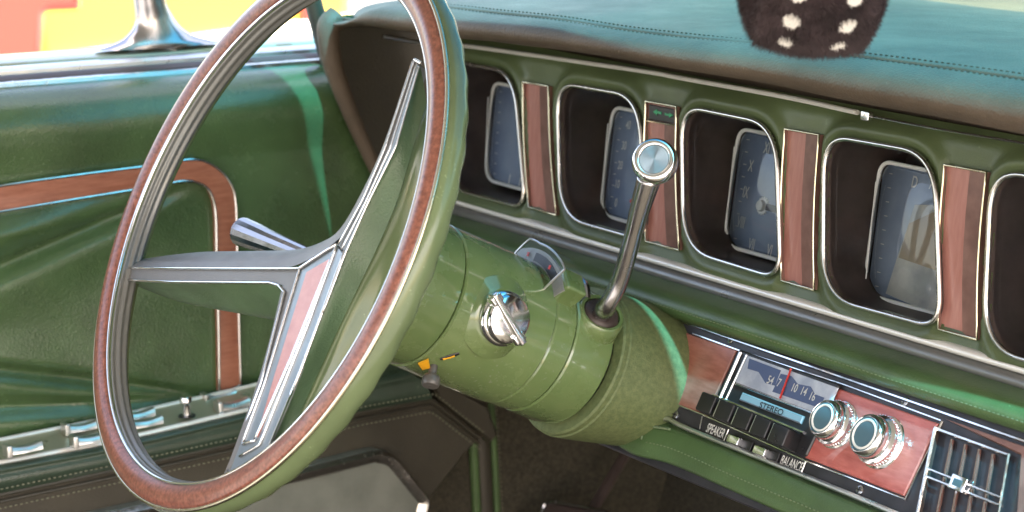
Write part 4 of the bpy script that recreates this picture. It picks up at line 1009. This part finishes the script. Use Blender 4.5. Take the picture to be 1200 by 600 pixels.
e3 = [(512, 130, -.030), (505, 200, -.034), (492, 260, -.040), (470, 325, -.044), (440, 390, -.044), (410, 440, -.042), (380, 490, -.036), (345, 545, -.026)]
e4 = [(520, 135, -.044), (520, 205, -.055), (515, 265, -.070), (500, 335, -.078), (462, 405, -.078), (430, 455, -.070), (395, 500, -.055), (360, 548, -.036)]
ls = [resample(WL(l), 60) for l in (e1, e1b, e2, e2b, e3, e4)]
loft(bm, ls[:3], 60, 4); obj('hub_pad', bm, 'hub_vinyl', wheel, 180)
bm = NB(); loft(bm, ls[2:], 60, 4); obj('hub_flank', bm, 'wheel_vinyl', wheel, 180)
bm = NB(); e1L = [(486, 70, -.004), (452, 172, -.004), (424, 236, -.004), (396, 287, -.005)]; e1R = [(490, 76, -.004), (463, 172, -.004), (430, 238, -.005), (405, 296, -.006)]
loft(bm, [WL(e1L), WL(e1R)], 30); obj('upper_spoke_face', bm, 'mould', wheel)
# insert: brushed frame with pink-brown wood strip
bm = NB(); fo = [WH.px(*p, c_) for p in [(350, 314), (395, 286), (404, 298), (378, 365), (350, 440), (307, 542), (268, 556), (308, 450), (330, 380)]]
plate(bm, WH, fo, -.0078, c_ + .0004, .0008); frm = obj('insert_frame', bm, 'frame_metal', wheel, 40)
bm = NB(); wi_ = [WH.px(*p, c_ + .002) for p in [(358, 318), (387, 301), (366, 355), (340, 418), (300, 512), (318, 447), (338, 382)]]
plate(bm, WH, wi_, -.008, c_ + .0016, .0007); obj('wood_insert', bm, 'wood_hub', frm)
bm = NB()
def wl(pts, r=.0010, off=.0): tube(bm, [p + WH.n * off for p in resample([WH.P(*q) for q in pts], 30)], r, 8)
wl([(150, 314, -.008), (200, 314.5, -.0045), (350, 315, -.0045), (394, 286, -.0045)]); wl([(149, 328, -.009), (200, 330.5, -.005), (322, 331.5, -.005), (334, 340, -.005), (306, 449, -.005), (267, 553, -.009)])
wl([(148, 314, -.008), (147, 328, -.009)])
wl([(351, 316, -.005), (331, 381, -.005), (310, 449, -.005), (283, 521, -.005), (299, 516, -.005)]); wl([(299, 515, -.005), (341, 420, -.005), (389, 301, -.005)], .0012)
wl([(395, 286, -.005), (361, 380, -.005), (304, 522, -.005), (281, 535, -.005)], .0010); wl([(404, 294, -.005), (378, 365, -.005), (350, 440, -.006), (309, 538, -.009), (268, 554, -.009)], .0011)
wl([(486, 70, -.003), (452, 172, -.003), (424, 236, -.003), (396, 287, -.004)], .0006); wl([(491, 78, -.003), (464, 172, -.003), (431, 238, -.004), (405, 296, -.005), (378, 367, -.005)], .0007); wl([(486, 70, -.003), (493, 74, -.003)], .0012); wl([(488, 76, -.0025), (458, 172, -.0025), (428, 238, -.003), (400, 293, -.004)], .0006)
obj('chrome_edging', bm, 'chrome', wheel, 180)
# hub shroud joining the column
bm = NB(); lathe(bm, (0, 0, 0), AX, [(.100, .030), (.103, .052), (.108, .0560), (.118, .0556), (.135, .0552), (.1420, .0546), (.1432, .053), (.1435, .048)], 96, e1=E1, caps=False); obj('hub_shroud', bm, 'paint', wheel, 35)

# =================================================================== FUZZY DIE
dc = CAM + ray(953, -33) * 1.42
die = thing('fuzzy_die', 'black plush fuzzy die with white dots hanging in front of the dash top', 'fuzzy dice', tuple(dc))
dR = Matrix.Rotation(R(60), 3, 'Z') @ Matrix.Rotation(R(36), 3, 'X') @ Matrix.Rotation(R(6), 3, 'Y')
dS = .0365
def cube_round(p):
    m_ = max(abs(p.x), abs(p.y), abs(p.z)); q = p.normalized(); c = p / m_
    return (c * .50 + q * .66) * dS
bm = NB(); bmesh.ops.create_icosphere(bm, subdivisions=6, radius=1); 
pips = {}
def pip_centres(ax):
    o_ = [(a * .42, b * .50 - .12) for a in (-1, 1) for b in (-1, 0, 1)]
    return o_
def face_uv(p):
    m_ = max(abs(p.x), abs(p.y), abs(p.z)); c = p / m_
    if abs(c.y) >= .999: return ('y', c.x, c.z, c.y)
    if abs(c.x) >= .999: return ('x', c.y, c.z, c.x)
    return ('z', c.x, c.y, c.z)
def is_pip(p):
    f_, a, b, s = face_uv(p)
    if f_ == 'y' and s < 0: cs = pip_centres(0)
    elif f_ == 'z' and s < 0: cs = [(-.45, -.45), (.45, .45), (0, 0), (.45, -.45), (-.45, .45)]
    elif f_ == 'x' and s > 0: cs = [(-.4, -.4), (.4, .4), (0, 0)]
    elif f_ == 'x': cs = [(-.4, .4), (.4, -.4)]
    else: cs = [(0, 0)]
    return any((a - x) ** 2 + (b - y) ** 2 < .135 ** 2 for x, y in cs)
for f in bm.faces: f.material_index = 1 if is_pip(f.calc_center_median()) else 0
src = [(f.calc_center_median().copy(), f.material_index) for f in bm.faces]
for v in bm.verts:
    p = cube_round(v.co); p += p.normalized() * .0012 * noise.noise(v.co * 6); v.co = dR @ p + dc
obj('plush_body', bm, ['fur', 'fur_white'], die, 180)
bm = NB()
for p, mi in src:
    for _ in range(2 if mi == 0 else 1):
        d0 = p + Vector([random.uniform(-.02, .02) for _ in range(3)]); b0 = dR @ cube_round(d0) + dc; n0 = (b0 - dc).normalized()
        L = random.uniform(.0022, .0055) * (1 if mi == 0 else .45); tdir = (n0 + Vector([random.uniform(-.7, .7) for _ in range(3)]) + Vector((0, 0, -.3))).normalized()
        s_ = tdir.orthogonal().normalized() * (.00022 if mi == 0 else .0003)
        f = bm.faces.new((bm.verts.new(b0 - s_), bm.verts.new(b0 + s_), bm.verts.new(b0 + tdir * L))); f.material_index = mi
obj('plush_fur', bm, ['fur', 'fur_white'], die, 180)
bm = NB(); tube(bm, [dc + Vector((0, 0, dS)), dc + Vector((.002, 0, .09)), dc + Vector((0, .0, .2))], .0012, 6); obj('hanging_cord', bm, 'fur', die)

# =================================================================== OUTSIDE
g = NB(); s = 60
grid(g, [[Vector((-s, -s, -1.02)), Vector((s, -s, -1.02))], [Vector((-s, s, -1.02)), Vector((s, s, -1.02))]])
go = obj('ground', g, 'asphalt'); go['kind'] = 'structure'
def car(name, label, x, y, L_, W_, H_, mat, heading=0, top_mat=None):
    t = thing(name, label, 'car', (x, y, -1.02)); B_ = Vector((x, y, -1.02))
    side = [(-.5, .18), (-.5, .45), (-.47, .56), (-.30, .60), (-.18, .92), (-.10, .98), (.16, .98), (.24, .92), (.34, .62), (.48, .56), (.5, .40), (.5, .18)]
    bm = NB(); rows = []
    for k, sx in ((-1, 1), (-.96, .6), (0, 0), (.96, .6), (1, 1)):
        pass
    P2 = rpoly([Vector((a * L_, b * H_)) for a, b in side], .12, 4); rows = []
    for xx, ins_ in ((-.5, .04), (-.47, 0), (.47, 0), (.5, .04)):
        rows.append([B_ + Vector((xx * W_ * (1 - .25 * max(0, p.y / H_ - .6)), p.x, p.y)) for p in (inset(P2, ins_) if ins_ else P2)])
    V = grid(bm, rows, closed=True); cap(bm, V[0]); cap(bm, V[-1]); obj('body', bm, mat, t, 40)
    for sx in (-1, 1):
        bm = NB(); q = [(-.26, .62), (.30, .62), (.21, .90), (-.16, .90)]; fr_ = Fr(B_ + Vector((sx * W_ * .47, 0, 0)), (0, 1, 0) if sx > 0 else (0, -1, 0), (sx, 0, 0))
        plate(bm, fr_, [(a * L_ * sx, b * H_) for a, b in q], -.05, .008, .004); obj('window', bm, 'glass' if False else 'panel_black', t)
        for yy in (-.32, .32):
            bm = NB(); lathe(bm, B_ + Vector((sx * W_ * .42, yy * L_, .32)), (sx, 0, 0), [(0, .32), (.12, .32), (.16, .28), (.16, .2)], 28); w_ = obj('wheel', bm, 'tyre', t)
            bm = NB(); lathe(bm, B_ + Vector((sx * W_ * .42, yy * L_, .32)), (sx, 0, 0), [(.15, .2), (.165, .19), (.155, .05), (.17, 0)], 24); obj('rim', bm, 'chrome', w_)
    return t
def at(u, v, X): return Fr((X, 0, 0), (0, 1, 0), (1, 0, 0)).P(u, v)
# yellow van filling most of the side window, red car body to its left, white band below
van = thing('parked_van', 'bright yellow van parked outside the side window, out of focus', 'van', tuple(at(230, 40, -4.2) + Vector((0, 0, -.6))))
f_ = Fr((-4.2, 0, 0), (0, 1, 0), (1, 0, 0))
bm = NB(); plate(bm, f_, rpoly([Vector(f_.px(*p)) for p in [(-300, 160), (-300, -160), (420, -220), (420, 60)]], .05, 4), -.5, 0, .05); vb = obj('body', bm, 'yellow_paint', van)
bm = NB(); plate(bm, f_, rpoly([Vector(f_.px(*p, .02)) for p in [(352, 44), (352, 4), (376, 0), (376, 40)]], .01, 3), 0, .03, .01); obj('tail_lamp', bm, 'red_paint', van)
bm = NB(); plate(bm, f_, rpoly([Vector(f_.px(*p, .02)) for p in [(60, 90), (60, 66), (420, 16), (420, 60), (200, 100)]], .02, 3), 0, .05, .02); obj('white_band', bm, 'white_paint', van)
f_ = Fr((-3.8, 0, 0), (0, 1, 0), (1, 0, 0))
rc = thing('parked_car', 'red car parked outside at the left edge of the window, out of focus', 'car', tuple(at(20, 60, -3.8) + Vector((0, 0, -.6))))
bm = NB(); plate(bm, f_, rpoly([Vector(f_.px(*p)) for p in [(-400, 160), (-400, -120), (100, -160), (98, 13), (56, 15), (48, 110)]], .01, 3), -.12, 0, .02); obj('body', bm, 'red_paint', rc)
bm = NB(); plate(bm, f_, rpoly([Vector(f_.px(*p)) for p in [(-380, -60), (-370, -100), (-80, -120), (-60, -60)]], .02, 4), 0, .02, .01); obj('window', bm, 'panel_black', rc)
# white sports car bonnet and hedge seen through the windscreen corner
def tree(name, label, x, y, h, r):
    t = thing(name, label, 'tree', (x, y, -1.02)); bm = NB()
    tube(bm, [Vector((x, y, -1.02)), Vector((x + .1, y, h * .3)), Vector((x, y + .1, h * .7))], [.16, .12, .05], 10); obj('trunk', bm, 'bark', t)
    bm = NB()
    cl = [Vector((random.gauss(0, .5), random.gauss(0, .5), random.uniform(-.5, .6))) * r for _ in range(16)]
    for _ in range(2600):
        c = random.choice(cl); p = Vector((x, y, h * .65)) + c + Vector([random.gauss(0, .22) * r for _ in range(3)]); a = Vector([random.uniform(-1, 1) for _ in range(3)]).normalized() * .10; b = a.orthogonal().normalized() * .06
        bm.faces.new([bm.verts.new(q) for q in (p - a, p + b, p + a, p - b)])
    obj('crown', bm, 'leaf', t, 180)
tree('leafy_tree', 'leafy green tree beyond the windscreen at the upper right corner', .6, 9.5, 1.9, 1.6)
